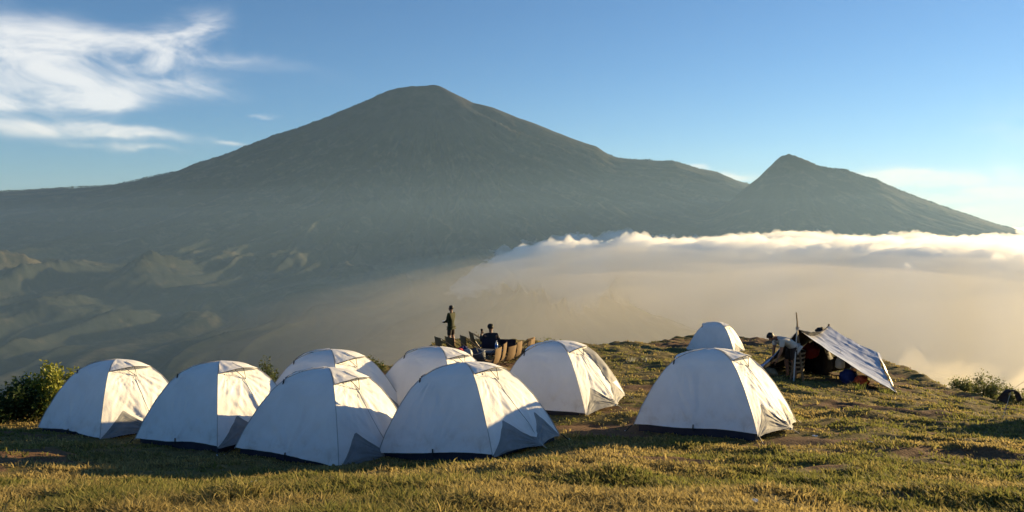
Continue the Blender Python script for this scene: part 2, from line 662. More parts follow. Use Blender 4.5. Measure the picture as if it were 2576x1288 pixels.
# ------------------------------------------------------------------ haze, valley mist, sea of cloud
def closed_sheet(name, az0, az1, na, r0, r1, nr_, topf, bottom, mat_, label, cat):
    a = np.radians(np.linspace(az0, az1, na))
    r = np.geomspace(r0, r1, nr_)
    A_, R_ = np.meshgrid(a, r)
    x = R_ * np.sin(A_)
    y = R_ * np.cos(A_)
    z = np.maximum(topf(x, y, np.degrees(A_), R_), bottom + 2)
    n = na * nr_
    top = np.stack([x, y, z], -1).reshape(-1, 3)
    bot = top.copy()
    bot[:, 2] = bottom
    i = np.arange(n).reshape(nr_, na)
    q = np.stack([i[:-1, :-1], i[1:, :-1], i[1:, 1:], i[:-1, 1:]], -1).reshape(-1, 4)
    q = q[:, ::-1]
    f = [q, q[:, ::-1] + n]
    for (s, e) in ((i[0, :], False), (i[-1, :], True), (i[:, 0], True), (i[:, -1], False)):
        a0, a1 = s[:-1], s[1:]
        sd = np.stack([a0, a1, a1 + n, a0 + n], -1)
        f.append(sd if e else sd[:, ::-1])
    f = np.concatenate(f)
    o = mesh(name, np.concatenate([top, bot]), f.copy(), mat_)
    bm = bmesh.new()
    bm.from_mesh(o.data)
    bmesh.ops.recalc_face_normals(bm, faces=bm.faces)
    bm.to_mesh(o.data)
    bm.free()
    tag(o, label, cat, kind='stuff')
    return o


def bil(x, y, seed):
    return np.abs(perlin(x, y, seed))


def cloud_top(x, y, a, r):
    near = 5300 - 1300 * sstep(a, 3, 27) + 500 * fbm(a / 5.0, a * 0, 91, 3)
    e = sstep(r, near - 900, near + 500)
    left = sstep(a, -10.5, 3.0)
    z = -215 + 75 * bil(x / 900, y / 1300, 93) + 70 * bil(x / 380, y / 620, 94) + 62 * bil(x / 170, y / 260, 95) + 40 * bil(x / 80, y / 120, 96) + 20 * bil(x / 38, y / 70, 98)
    z = z + 45 * fbm(x / 2600, y / 2600, 97, 3)
    z = z + 20 * sstep(a, 12, 28) - 60 * sstep(r, 9000, 16000)
    e = np.minimum(1, e) * sstep(-a, -43, -37)
    return -760 + (z + 760) * e * left ** 0.5 - 160 * (1 - left)


def mist_top(x, y, a, r):
    left = sstep(a, -42, 11) ** 0.95
    nearf = sstep(r, 500, 1500)
    z = -150 + 40 * fbm(x / 900, y / 900, 101, 4) + 25 * bil(x / 400, y / 500, 103)
    return -765 + (z + 765) * left * (0.2 + 0.8 * nearf) * sstep(-a, -46, -34)


def layer_top(top, seed):
    # thin cool haze thickening downwards: layer upon layer over the whole valley
    def f(x, y, a, r):
        z = top + 130 * sstep(a, -25, 20) + 90 * fbm(x / 2600, y / 2600, seed, 3)
        return -765 + (z + 765) * sstep(r, 200, 1300) * sstep(-np.abs(a), -62, -50)
    return f


def fog_top(x, y, a, r):
    # a puffier roll of cloud nearer the camp
    roll = sstep(a, 19, 28) * np.exp(-((r - 2700 - 250 * fbm(a / 3, a * 0, 113, 2)) / 420) ** 2) * sstep(-a, -44, -36)
    puff = 300 + 150 * bil(x / 330, y / 380, 114) + 70 * bil(x / 130, y / 150, 115) + 30 * bil(x / 60, y / 70, 116)
    return -775 + roll * puff


HAZE_D = 1.5e-5
hz = MB().box((0, 8000, 600), (60000, 64000, 2 * 1360 + 40)).build('haze', volume_material('haze_air', (0.38, 0.64, 1.0), HAZE_D, 0.2))
tag(hz, kind='stuff')
closed_sheet('cloud_sea', -12, 44, 740, 2300, 28000, 320, cloud_top, -790.0, volume_material('cloud_vapour', (0.995, 0.99, 0.985), 0.0075, 0.35),
             'bank of low white cloud filling the valley under the mountains', 'cloud')
closed_sheet('valley_mist', -60, 47, 200, 450, 16000, 110, mist_top, -780.0, volume_material('mist_air', (1.0, 0.90, 0.71), 1.75e-4, 0.38),
             'thin pale mist lying over the valley floor', 'mist')
closed_sheet('fog_bank', 17, 45, 300, 1500, 4200, 150, fog_top, -785.0, volume_material('fog_vapour', (1.0, 0.94, 0.80), 1.3e-3, 0.4),
             'smooth beige fog filling the valley in front of the cloud bank', 'fog')
LOWAIR = volume_material('low_haze_air', (0.46, 0.71, 1.0), 1.2e-5, 0.25)
for k, top_ in enumerate((330, 120, -240, -350)):
    closed_sheet('low_haze', -62, 62, 90, 160, 15000 - 300 * k, 60, layer_top(top_, 131 + k), -770.0 - 2 * k, LOWAIR,
                 'thin grey blue haze thickening towards the valley floor', 'haze')

# ================================================================== STRUCTURE: the camp's hilltop
CP = [(0, 1288, 5.2), (600, 1288, 4.9), (1288, 1288, 4.7), (1900, 1288, 5.0), (2576, 1288, 5.6), (-500, 1288, 5.8), (3100, 1288, 6.5),
      (0, 1205, 8.0), (500, 1245, 6.4), (850, 1240, 6.5), (300, 1215, 8.4), (1100, 1178, 8.1), (1420, 1160, 8.3), (1800, 1222, 7.1), (60, 1150, 10.6), (500, 1196, 9.9), (900, 1206, 9.3), (1120, 1180, 9.5), (1480, 1150, 9.6), (1700, 1150, 9.6), (2200, 1190, 8.2), (2576, 1195, 8.6),
      (0, 1085, 13.2), (82, 1088, 13.9), (245, 1106, 12.9), (305, 1116, 12.7), (543, 1139, 11.6), (583, 1150, 11.5), (850, 1172, 10.6),
      (935, 1160, 11.1), (1243, 1170, 10.1), (1378, 1112, 11.0), (800, 1030, 15.0), (1040, 1036, 15.0), (1240, 1062, 14.3),
      (1490, 1055, 14.0), (1548, 1025, 14.8), (1590, 1102, 12.1), (1920, 1122, 11.0), (1985, 1092, 11.7), (1700, 985, 17.0),
      (1480, 960, 19.0), (2100, 1040, 14.5), (2300, 1075, 13.0), (2576, 1110, 12.5), (3000, 1100, 13.0),
      (1897, 932, 22.0), (1990, 966, 20.8), (2100, 972, 20.6), (2255, 988, 20.2), (2380, 1030, 17.5), (2576, 1040, 18.5),
      (1300, 942, 21.5), (1240, 928, 22.5), (1150, 905, 25.0), (1135, 868, 28.5), (930, 925, 21.0), (1330, 880, 27.5),
      (1440, 873, 30.0), (1600, 869, 33.5), (1740, 888, 33.0), (1887, 888, 32.5), (1740, 857, 40.0), (1850, 849, 42.0), (1940, 858, 39.0),
      (2120, 905, 31.0), (2240, 922, 28.5), (2330, 966, 26.0), (2400, 987, 24.0), (2576, 1032, 20.2),
      (160, 1062, 15.6), (-300, 1060, 14.5), (430, 1050, 15.6)]
cpts = np.array([tuple(P(*c)) for c in CP] + [(0, 0, -1.62), (-6, 0.5, -1.7), (6, 0.5, -1.8), (0, -6, -1.2), (-14, -2, -1.9), (16, -2, -2.4)])


# ------------------------------------------------------------------ tent places (front corner of each, photograph pixel and distance)
TW, TD, TH = 2.06, 1.78, 1.26
TENTS = [  # corner px, Y, yaw (clockwise degrees), label
    (245, 12.9, 33, 'pale dome tent beside the big leafy bush, outermost of the front row'),
    (543, 11.6, 31, 'pale dome tent second from the big leafy bush in the front row'),
    (850, 10.6, 29, 'pale dome tent third from the big leafy bush, grey vestibule in shade'),
    (1243, 10.1, 33, 'pale dome tent fourth from the big leafy bush, half its door side sunlit'),
    (858, 13.0, 30, 'pale dome tent behind the front row, between two low shrubs'),
    (1140, 13.6, 31, 'pale dome tent behind the front row, just below the camp chairs'),
    (1476, 14.2, 32, 'pale dome tent with a dark flap, between the camp chairs and the lone tent'),
    (1912, 11.3, 37, 'large looking pale dome tent standing alone in front of the tarp shelter'),
    (1848, 32.3, 30, 'small far dome tent on the crest of the hill beside the tarp shelter')]
TPOS = []
for (px, Yc, yaw, lb) in TENTS:
    a = R(yaw)
    cx = ray(px, 900)[0] * Yc
    hx, hy = -TW / 2, TD / 2
    ox = hx * math.cos(a) + hy * math.sin(a)
    oy = -hx * math.sin(a) + hy * math.cos(a)
    TPOS.append((cx + ox, Yc + oy, a))
OFF_TENTS = [(11.3, 14.7, R(30)), (10.8, 10.6, R(32))]


TXY = [(q[0], q[1]) for q in TPOS + OFF_TENTS]


def _U(r2):
    return 0.5 * r2 * np.log(np.maximum(r2, 1e-9))


n_ = len(cpts)
d2 = ((cpts[:, None, :2] - cpts[None, :, :2]) ** 2).sum(-1)
K = _U(d2) + np.eye(n_) * 1.2
Pm = np.hstack([np.ones((n_, 1)), cpts[:, :2]])
A_ = np.vstack([np.hstack([K, Pm]), np.hstack([Pm.T, np.zeros((3, 3))])])
sol = np.linalg.solve(A_, np.concatenate([cpts[:, 2], np.zeros(3)]))
EDGE = [(-40, 8), (-22, 14), (-14, 16.6), (-9, 17.0), (-5.5, 18.0), (-4.1, 20.3), (-3.0, 22.3), (-2.55, 25), (-2.7, 29.4), (-1.5, 31), (2.4, 31.8), (5.6, 35), (8.6, 41),
        (11.8, 43.5), (13.3, 40), (14.0, 33), (14.2, 29.0), (14.1, 26.6), (13.9, 24.8), (13.6, 21.2), (15.0, 17), (19, 11), (26, 4), (34, -12)]


def edge_dist(x, y):
    """signed distance outside the rim (positive = beyond it)"""
    best = np.full(np.shape(x), 1e9)
    inside = np.zeros(np.shape(x), bool)
    poly = EDGE + [(34, -60), (-40, -60)]
    m_ = len(poly)
    for i in range(m_):
        x0, y0 = poly[i]
        x1, y1 = poly[(i + 1) % m_]
        if i < len(EDGE) - 1:
            dx, dy = x1 - x0, y1 - y0
            tt = np.clip(((x - x0) * dx + (y - y0) * dy) / (dx * dx + dy * dy), 0, 1)
            best = np.minimum(best, np.hypot(x - x0 - tt * dx, y - y0 - tt * dy))
        cr = (y0 > y) != (y1 > y)
        xi = (x1 - x0) * (y - y0) / (y1 - y0 + 1e-12) + x0
        inside ^= cr & (x < xi)
    return np.where(inside, -best, best)


def ground_z(x, y, fine=True):
    x = np.asarray(x, float)
    y = np.asarray(y, float)
    sh = x.shape
    xf, yf = x.ravel(), y.ravel()
    z = np.empty(xf.shape)
    for s0 in range(0, len(xf), 40000):
        q = slice(s0, s0 + 40000)
        r2 = (xf[q, None] - cpts[None, :, 0]) ** 2 + (yf[q, None] - cpts[None, :, 1]) ** 2
        z[q] = _U(r2) @ sol[:n_] + sol[n_] + sol[n_ + 1] * xf[q] + sol[n_ + 2] * yf[q]
    z = z.reshape(sh)
    d = edge_dist(x, y) + 0.3 * fbm(x / 1.7, y / 1.7, 201, 3)
    dp = np.maximum(d, 0)
    z = z - 1.5 * dp * dp / (dp + 1.2)
    if fine:
        # hummocks, small worn steps across the slope
        rough = 0.4 + 0.6 * sstep(x, -2, 8)
        calm = np.ones(sh)
        for (tx, ty) in TXY:
            calm = np.minimum(calm, 0.25 + 0.75 * sstep(np.hypot(x - tx, y - ty), 1.3, 2.3))
        z = z + calm * 0.15 * fbm(x / 1.5, y / 1.0, 203, 4) + 0.13 * rough * (ridged(x / 2.3, (y + 0.25 * x) / 1.0, 205, 3) - 0.5) * (0.35 + 0.65 * sstep(x, 1.5, 6))
        z = z + 0.030 * fbm(x / 0.28, y / 0.28, 207, 3)
        z = z + 0.22 * sstep(y, 24, 30) * (ridged(x / 2.6, y / 3.2, 209, 3) - 0.55)
    return z


SOIL = [(-6.5, 10.4, 1.0, 0.28), (-7.2, 10.9, 0.9, 0.3), (1.5, 12.9, 1.0, 0.8), (4.7, 11.2, 1.3, 0.35), (0.9, 20.0, 1.1, 1.6), (-3.7, 20.0, 1.0, 0.8),
        (11, 39, 3.0, 2.2), (8, 36, 2.2, 1.0), (3.3, 17.5, 1.6, 0.6), (0.6, 9.3, 1.6, 0.22), (5.8, 10.1, 1.1, 0.22), (7.6, 16.0, 1.6, 0.35), (2.9, 8.6, 0.8, 0.2),
        (9.8, 21.5, 1.6, 0.5), (11.5, 23.5, 1.8, 0.5), (-1.2, 22.6, 1.6, 1.8), (-2.0, 8.6, 1.6, 0.2), (1.8, 6.3, 0.9, 0.18), (4.0, 6.6, 0.5, 0.25)]


def soil_at(x, y):
    """worn bare earth: trodden ways and patches"""
    m_ = np.zeros(np.shape(x))
    wx_ = x + 0.5 * fbm(x / 1.1, y / 0.8, 231, 3)
    wy_ = y + 0.4 * fbm(x / 0.9, y / 0.9, 233, 3)
    for (sx, sy, ax, ay) in SOIL:
        m_ = np.maximum(m_, np.exp(-((wx_ - sx) / ax) ** 2 - ((wy_ - sy) / ay) ** 2))
    m_ = m_ + 0.55 * sstep(fbm(x / 1.4, y / 0.8, 235, 4), 0.16, 0.42)
    return np.clip(m_ * (1.0 + 0.5 * fbm(x / 0.25, y / 0.25, 237, 2)), 0, 1)


def gz(x, y):
    return float(ground_z(np.array([x]), np.array([y]))[0])


gx = np.concatenate([np.linspace(-44, -13, 50)[:-1], np.linspace(-13, 17, 300), np.linspace(17, 44, 45)[1:]])
gy = np.concatenate([np.linspace(-14, 3.5, 30)[:-1], np.linspace(3.5, 24, 260)[:-1], np.linspace(24, 46, 160)[:-1], np.linspace(46, 90, 30)])
GX, GY = np.meshgrid(gx, gy)
GZ = ground_z(GX, GY)
GZ = np.maximum(GZ, -120)
ny, nx = GX.shape
idx = np.arange(nx * ny).reshape(ny, nx)
q = np.stack([idx[:-1, :-1], idx[:-1, 1:], idx[1:, 1:], idx[1:, :-1]], -1).reshape(-1, 4)

mt = bpy.data.materials.new('hill_turf')
mt.use_nodes = True
t = NT(mt.node_tree)
bs = t.n['Principled BSDF']
geo = t.node('ShaderNodeNewGeometry')
pos = geo.outputs['Position']
n1 = t.noise(pos, 0.55, 6, 0.6, 0.5)
n2 = t.noise(pos, 4.5, 6, 0.65, 0.3)
n3 = t.noise(pos, 30.0, 4, 0.6)
turf = t.mix(t.smooth(n2, 0.33, 0.66), (0.085, 0.078, 0.025, 1), (0.19, 0.145, 0.058, 1))
soil = t.mix(t.smooth(n3, 0.35, 0.65), (0.10, 0.058, 0.033, 1), (0.17, 0.105, 0.060, 1))
at_ = t.node('ShaderNodeAttribute', attribute_name='soil')
sm__ = t.m('MAXIMUM', t.smooth(at_.outputs['Fac'], 0.25, 0.6), t.m('MULTIPLY', t.smooth(n1, 0.55, 0.7), 0.5))
c = t.mix(sm__, turf, soil)
t.l.new(c, bs.inputs['Base Color'])
bs.inputs['Roughness'].default_value = 0.95
bs.inputs['Specular IOR Level'].default_value = 0.1
bn = t.node('ShaderNodeBump')
bn.inputs['Strength'].default_value = 0.8
bn.inputs['Distance'].default_value = 0.03
t.l.new(t.m('ADD', t.m('MULTIPLY', n2, 1.0), t.m('MULTIPLY', n3, 0.5)), bn.inputs['Height'])
t.l.new(bn.outputs[0], bs.inputs['Normal'])
M['turf'] = mt
ground = mesh('ground', np.stack([GX, GY, GZ], -1).reshape(-1, 3), q, M['turf'])
tag(ground, kind='structure')
sm_ = soil_at(GX, GY).ravel()
sc4 = np.repeat(sm_[:, None], 4, 1).astype(np.float32)
ground.data.color_attributes.new('soil', 'FLOAT_COLOR', 'POINT').data.foreach_set('color', sc4.ravel())

def in_tent(x, y, grow=0.1):
    r = np.zeros(np.shape(x), bool)
    for (tx, ty, a) in TPOS + OFF_TENTS:
        dx, dy = x - tx, y - ty
        lx = dx * math.cos(a) - dy * math.sin(a)
        ly = dx * math.sin(a) + dy * math.cos(a)
        r |= (np.abs(lx) < TW / 2 + grow) & (np.abs(ly) < TD / 2 + grow)
    return r


# ------------------------------------------------------------------ grass: tufts of blades, nobody could count it
rng = np.random.default_rng(11)
NT_ = 150000
u = rng.uniform(0, 1, NT_)
Yg = 3.8 / (1 - u * (1 - 3.8 / 44.0)) ** 1.0
side = rng.uniform(-0.74, 0.74, NT_)
Xg = side * Yg + rng.normal(0, 0.05, NT_)
soilm = fbm(Xg / 1.6, Yg / 1.1, 211, 4)
keep = (edge_dist(Xg, Yg) < 1.2) & ~in_tent(Xg, Yg, -0.05) & (rng.uniform(-0.42, 0.30, NT_) < soilm + 0.12 * fbm(Xg / 0.35, Yg / 0.3, 213, 2))
keep &= rng.uniform(0, 1, NT_) > 0.93 * sstep(soil_at(Xg, Yg), 0.2, 0.6)
Xg, Yg = Xg[keep], Yg[keep]
Zg = ground_z(Xg, Yg)
NTu = len(Xg)
NB = 6
lush = fbm(Xg / 2.3, Yg / 2.0, 217, 3) + 0.16 * sstep(Xg, -1, 6) + 0.3 * (rng.uniform(0, 1, NTu) - 0.5)
green = sstep(lush, -0.14, 0.24)
tall = 0.026 + 0.040 * rng.uniform(0, 1, NTu) ** 3 + 0.045 * sstep(-Xg, -1.5, 2) * sstep(-Yg, -7.6, -5.5) + 0.012 * green * rng.uniform(0, 1, NTu)
trod = np.zeros(NTu, bool)
trod |= in_tent(Xg, Yg, 0.45)
tall = np.where(trod, tall * 0.55, tall)
tall *= (0.75 + 0.5 * (fbm(Xg / 0.8, Yg / 0.8, 219, 2) + 0.5))
bx = np.repeat(Xg, NB)
by = np.repeat(Yg, NB)
bz = np.repeat(Zg, NB)
nb = len(bx)
ph = rng.uniform(0, 2 * np.pi, nb)
spread = rng.uniform(0, 1, nb) ** 0.5 * np.repeat(0.035 + 0.0022 * Yg, NB)
bx = bx + np.cos(ph) * spread
by = by + np.sin(ph) * spread
hh = np.repeat(tall, NB) * rng.uniform(0.55, 1.3, nb)
lean = ph + rng.normal(0, 0.7, nb)
lamt = hh * rng.uniform(0.25, 1.1, nb)
lx, ly = np.cos(lean) * lamt - 0.012, np.sin(lean) * lamt
wid = (0.0035 + 0.00055 * by) * rng.uniform(0.7, 1.3, nb)
wa = rng.uniform(0, np.pi, nb)
wx, wy = np.cos(wa) * wid, np.sin(wa) * wid
V = np.empty((nb, 5, 3))
V[:, 0] = np.stack([bx - wx, by - wy, bz - 0.012], -1)
V[:, 1] = np.stack([bx + wx, by + wy, bz - 0.012], -1)
V[:, 2] = np.stack([bx + lx * 0.4 - wx * .75, by + ly * 0.4 - wy * .75, bz + hh * 0.6], -1)
V[:, 3] = np.stack([bx + lx * 0.4 + wx * .75, by + ly * 0.4 + wy * .75, bz + hh * 0.6], -1)
V[:, 4] = np.stack([bx + lx, by + ly, bz + hh * rng.uniform(0.75, 1.0, nb)], -1)
base = np.arange(nb)[:, None] * 5
F = np.concatenate([base + np.array([[0, 1, 3]]), base + np.array([[0, 3, 2]]), base + np.array([[2, 3, 4]])])
g = np.repeat(green, NB) * rng.uniform(0.55, 1.1, nb)
g = np.clip(g, 0, 1)[:, None]
straw = np.array([0.37, 0.295, 0.12]) * rng.uniform(0.55, 1.25, (nb, 1))
leafc = np.array([0.15, 0.165, 0.042]) * rng.uniform(0.6, 1.4, (nb, 1))
cc = straw * (1 - g) + leafc * g
cv = np.ones((nb, 5, 4), np.float32)
cv[:, :, :3] = cc[:, None, :]
M['grass'] = material('grass_blades', (0.1, 0.1, 0.03), 0.75, attr='tint', transl=0.48, spec=0.15)
go = mesh('grass', V.reshape(-1, 3), F, M['grass'], None, False)
ca = go.data.color_attributes.new('tint', 'FLOAT_COLOR', 'POINT')
ca.data.foreach_set('color', cv.ravel())
tag(go, 'short straw coloured and green grass covering the hilltop', 'grass', kind='stuff')

# ================================================================== TENTS
ZT = np.array([0, .27, .54, .75, .875, .95, .985, 1.0])
RT = np.array([1.0, .885, .735, .585, .45, .30, .165, 0.0])
# smooth the table a little
_zz = np.linspace(0, 1, 201)
_rr = np.interp(_zz, ZT, RT)
for _ in range(6):
    _rr[1:-1] = 0.25 * _rr[:-2] + 0.5 * _rr[1:-1] + 0.25 * _rr[2:]


def arc_r(z):
    return np.interp(z, _zz, _rr)


def tent_panel(side, s, zf, seed, vest=0.24):
    """point on one side of the fly; s in -1..1 along the side, zf = height fraction"""
    r = arc_r(zf)
    hx, hy = TW / 2, TD / 2
    sag = 0.035 * (1 - s * s) * np.sin(np.pi * np.clip(zf, 0, 1)) * 1.0
    if side == 'front':
        x, y = s * hx * r, -hy * r + sag
        nxv, nyv = 0, -1
    elif side == 'rear':
        x, y = -s * hx * r, hy * r - sag
        nxv, nyv = 0, 1
    elif side == 'door':
        bul = vest * np.clip(1 - zf / 0.80, 0, 1) ** 1.25 * (1 - np.abs(s)) ** 0.85
        x, y = hx * r - sag * 0.5 + bul, s * hy * r
        nxv, nyv = 1, 0
    else:
        bul = 0.30 * np.clip(1 - zf / 0.75, 0, 1) ** 1.2 * (1 - np.abs(s)) ** 0.85
        x, y = -hx * r + sag * 0.5 - bul, -s * hy * r
        nxv, nyv = -1, 0
    z = zf * TH
    # tension creases fanning out from the pegs and straps
    half = (hx if side in ('front', 'rear') else hy)
    a_ = s * half * r
    fade = (1 - s ** 8) * sstep(zf, 0.0, 0.05) * (1 - sstep(zf, 0.93, 1.0))
    d = 0.0
    for k, (ps, pz, amp, ln) in enumerate(((0.02, 0.06, 0.017, 0.55), (0.97, 0.03, 0.013, 0.45), (-0.97, 0.03, 0.011, 0.45), (0.0, 0.86, 0.016, 0.55), (-0.6, 0.85, 0.009, 0.35))):
        if side in ('front', 'rear') and k == 3:
            continue
        dx_ = a_ - ps * half * (arc_r(pz) if k > 2 else 1)
        dz_ = z - pz * TH
        rr = np.hypot(dx_, dz_) + 0.02
        th = np.arctan2(dz_, dx_)
        d = d + amp * (ridged(th * 3.4 + seed, rr * 1.1 + k, seed + k, 3) - 0.62) * np.exp(-rr / ln) * sstep(rr, 0.02, 0.16) * 4.0
    d = d + 0.02 * fbm(a_ * 2.2 + seed, z * 1.6, seed + 9, 3)
    d = d * fade
    return x + nxv * d, y + nyv * d, z


def grid_faces(nu, nv, flip=False):
    i = np.arange((nu + 1) * (nv + 1)).reshape(nv + 1, nu + 1)
    f = np.stack([i[:-1, :-1], i[:-1, 1:], i[1:, 1:], i[1:, :-1]], -1).reshape(-1, 4)
    return f[:, ::-1].copy() if flip else f


def door_split(s):
    """height fraction of the seam between the white door and the grey lower panel"""
    a = np.abs(s)
    return np.interp(a, [0, 0.12, 0.55, 1.0], [0.13, 0.16, 0.37, 0.045]) * 1.0


def make_tent(name, loc, yaw, tilt, seed, label, group='dome tents pitched on the hilltop', detail=1, flap=False):
    rt = random.Random(seed)
    root = empty(name, loc)
    # lean with the slope
    root.rotation_euler = (Matrix.Rotation(-yaw, 4, 'Z')).to_euler()
    up = Vector((-tilt[0], -tilt[1], 1)).normalized()
    qrot = Vector((0, 0, 1)).rotation_difference(up)
    root.rotation_euler = (qrot.to_matrix() @ Matrix.Rotation(-yaw, 3, 'Z')).to_euler()
    tag(root, label, 'tent', group)
    nu = 56 if detail else 30
    nv = 44 if detail else 24

    def panel(nm, side, zlo, zhi, m_):
        ss = np.linspace(-1, 1, nu + 1)
        vv = np.linspace(0, 1, nv + 1)
        if side == 'top':
            return
        S_, V_ = np.meshgrid(ss, vv)
        lo, hi = zlo(S_), zhi(S_)
        e = V_ if nm == 'vestibule' else 1 - (1 - V_) ** 1.6
        zf = lo + (hi - lo) * e
        x, y, z = tent_panel(side, S_, zf, seed)
        return mesh(nm, np.stack([x, y, z], -1).reshape(-1, 3), grid_faces(nu, nv), m_, root)
    hem_a, hem_p = rt.uniform(0.008, 0.02), rt.uniform(0, 6)

    def hem(s):
        return 0.064 + hem_a * np.sin(s * 3.1 + hem_p) * (1 - s * s) + 0.012 * (1 - s * s)
    one = lambda s: np.ones_like(s)
    panel('front_panel', 'front', hem, one, M['fly'])
    panel('rear_panel', 'rear', hem, one, M['fly'])
    panel('side_panel', 'side', hem, one, M['fly'])
    panel('door_panel', 'door', door_split, one, M['fly'])
    vp = panel('vestibule', 'door', lambda s: 0.035 + 0.025 * np.abs(np.sin(s * 3.3)), door_split, M['fly_grey'])
    # groundsheet tub showing under the hem
    tub = MB()
    hx, hy = TW / 2 - 0.075, TD / 2 - 0.075
    ring = [(-hx, -hy), (hx, -hy), (hx, hy), (-hx, hy)]
    v = [(x, y, -0.32) for x, y in ring] + [(x, y, 0.105) for x, y in ring]
    tub.add(v, [(0, 1, 5, 4), (1, 2, 6, 5), (2, 3, 7, 6), (3, 0, 4, 7)])
    tub.build('groundsheet', M['navy'], root)
    # seam tape over the pole lines
    for (sx, sy) in ((-1, -1), (1, -1), (1, 1), (-1, 1)):
        pts = [(sx * TW / 2 * float(arc_r(k)) * 1.004, sy * TD / 2 * float(arc_r(k)) * 1.004, k * TH + 0.002) for k in np.linspace(0.05, 0.995, 26)]
        MB().tube(pts, 0.006, 4).build('seam', M['seam'], root)
    # vent hoods on both doors
    for sg, nm in ((1, 'door'), (-1, 'side')):
        ss = np.linspace(-0.96, 0.96, 21)
        vv = np.linspace(0, 1, 11)
        S_, V_ = np.meshgrid(ss, vv)
        zf = 0.998 - 0.135 * V_
        x, y, z = tent_panel(nm, S_, zf, seed, 0.3)
        out = V_ ** 1.25 * (1 - np.abs(S_) ** 1.6)
        crn = 0.012 * fbm(S_ * 3 + seed, V_ * 2.2, seed + 21, 3) * np.sin(np.pi * np.clip(V_, 0, 1))
        x = x + sg * (0.010 + 0.11 * out + crn)
        z = z + 0.055 * out + 0.012 + crn
        hood = mesh('vent_hood', np.stack([x, y, z], -1).reshape(-1, 3), grid_faces(20, 10), M['fly'], root)
        MB().tube([(x[-1, k], y[-1, k], z[-1, k]) for k in range(21)], 0.008, 4).build('hood_edge', M['black'], hood)
        MB().tube([(x[k, 10] + sg * 0.004, y[k, 10], z[k, 10] + 0.004) for k in range(3, 11)], 0.004, 4).build('hood_strap', M['seam'], hood)
        # the little frame propping the hood open
        e = Vector((x[-1, 10], y[-1, 10], z[-1, 10]))
        xi, yi, zi = tent_panel(nm, np.array([-0.22, 0.10]), np.array([0.80, 0.775]), seed, 0.3)
        a0 = Vector((xi[0] + sg * .01, yi[0], zi[0]))
        a1 = Vector((xi[1] + sg * .01, yi[1], zi[1]))
        l0 = Vector((x[-1, 6], y[-1, 6], z[-1, 6]))
        MB().tube([e, a1, l0], 0.006, 4).build('prop_frame', M['black'], hood)
    # straps, toggles, guy lines and pegs
    for (s_, zf_) in ((0.0, 0.075), (-0.93, 0.83)):
        x, y, z = tent_panel('front', np.array([s_]), np.array([zf_]), seed)
        MB().box((x[0], y[0] - 0.012, z[0]), (0.016, 0.012, 0.10), Euler((0, 0.25 if s_ else 0.1, 0)).to_matrix()).build('toggle', M['black'], root)
    for (cx_, cy_) in ((-1, -1), (1, -1), (1, 1), (-1, 1)):
        c0 = Vector((cx_ * TW / 2, cy_ * TD / 2, 0.07))
        c1 = c0 + Vector((cx_ * 0.10, cy_ * 0.08, -0.12))
        MB().tube([c0, c1], 0.008, 4).build('corner_strap', M['black'], root)
        MB().tube([c1 + Vector((0, 0, -0.12)), c1 + Vector((0, 0, 0.02)), c1 + Vector((-cx_ * .015, 0, 0.035))], 0.006, 5).build('peg', M['steel'], root)
    x, y, z = tent_panel('door', np.array([0.0]), np.array([0.06]), seed)
    v0 = Vector((x[0], y[0], z[0]))
    v1 = v0 + Vector((0.30, 0, -0.17))
    MB().tube([v0, (v0 + v1) / 2 + Vector((0, 0, -.012)), v1], 0.005, 4).build('guy_line', M['cord'], root)
    MB().tube([v1 + Vector((0.02, 0, -0.10)), v1 + Vector((-0.01, 0, 0.03))], 0.006, 5).build('peg', M['steel'], root)
    # zip down the door
    zl = np.linspace(0.16, 0.80, 20)
    x, y, z = tent_panel('door', np.full(20, 0.02), zl, seed)
    MB().tube([(x[k] + 0.004, y[k], z[k]) for k in range(20)], 0.005, 4).build('zip', M['seam'], root)
    if flap:
        # a rolled back dark flap over the rear half of the door side
        S_, V_ = np.meshgrid(np.linspace(0.45, 0.97, 12), np.linspace(0, 1, 30))
        zf = 0.30 + 0.56 * V_
        x, y, z = tent_panel('door', S_, zf, seed)
        bl = 0.05 * np.sin(np.pi * V_) * np.sin(np.pi * (S_ - 0.45) / 0.52) + 0.02 * fbm(S_ * 4, V_ * 3, seed + 30, 3) + 0.014
        mesh('flap', np.stack([x + bl, y, z], -1).reshape(-1, 3), grid_faces(11, 29), M['fly_grey'], root)
    return root


def slope_at(x, y, h=0.9):
    zz = ground_z(np.array([x + h, x - h, x, x]), np.array([y, y, y + h, y - h]), False)
    return ((zz[0] - zz[1]) / (2 * h), (zz[2] - zz[3]) / (2 * h))


for k, ((px, Yc, yaw, lb), (tx, ty, a)) in enumerate(zip(TENTS, TPOS)):
    sl = slope_at(tx, ty)
    make_tent('dome_tent', (tx, ty, float(ground_z(np.array([tx]), np.array([ty]), False)[0]) + 0.02), a, (sl[0] * 0.8 + 0.03 * math.sin(k * 2.3), sl[1] * 0.8 + 0.03 * math.cos(k * 3.1)), 300 + k * 13, lb,
              detail=1 if ty < 20 else 0, flap=(k == 6))
for k, (tx, ty, a) in enumerate(OFF_TENTS):
    sl = slope_at(tx, ty)
    make_tent('dome_tent', (tx, ty, float(ground_z(np.array([tx]), np.array([ty]), False)[0]) + 0.02), a, (sl[0] * 0.8, sl[1] * 0.8), 700 + k * 13,
              ['pale dome tent out of view whose shadow falls on the turf below the tarp shelter',
               'pale dome tent out of view whose shadow falls on the nearest turf'][k], detail=0)

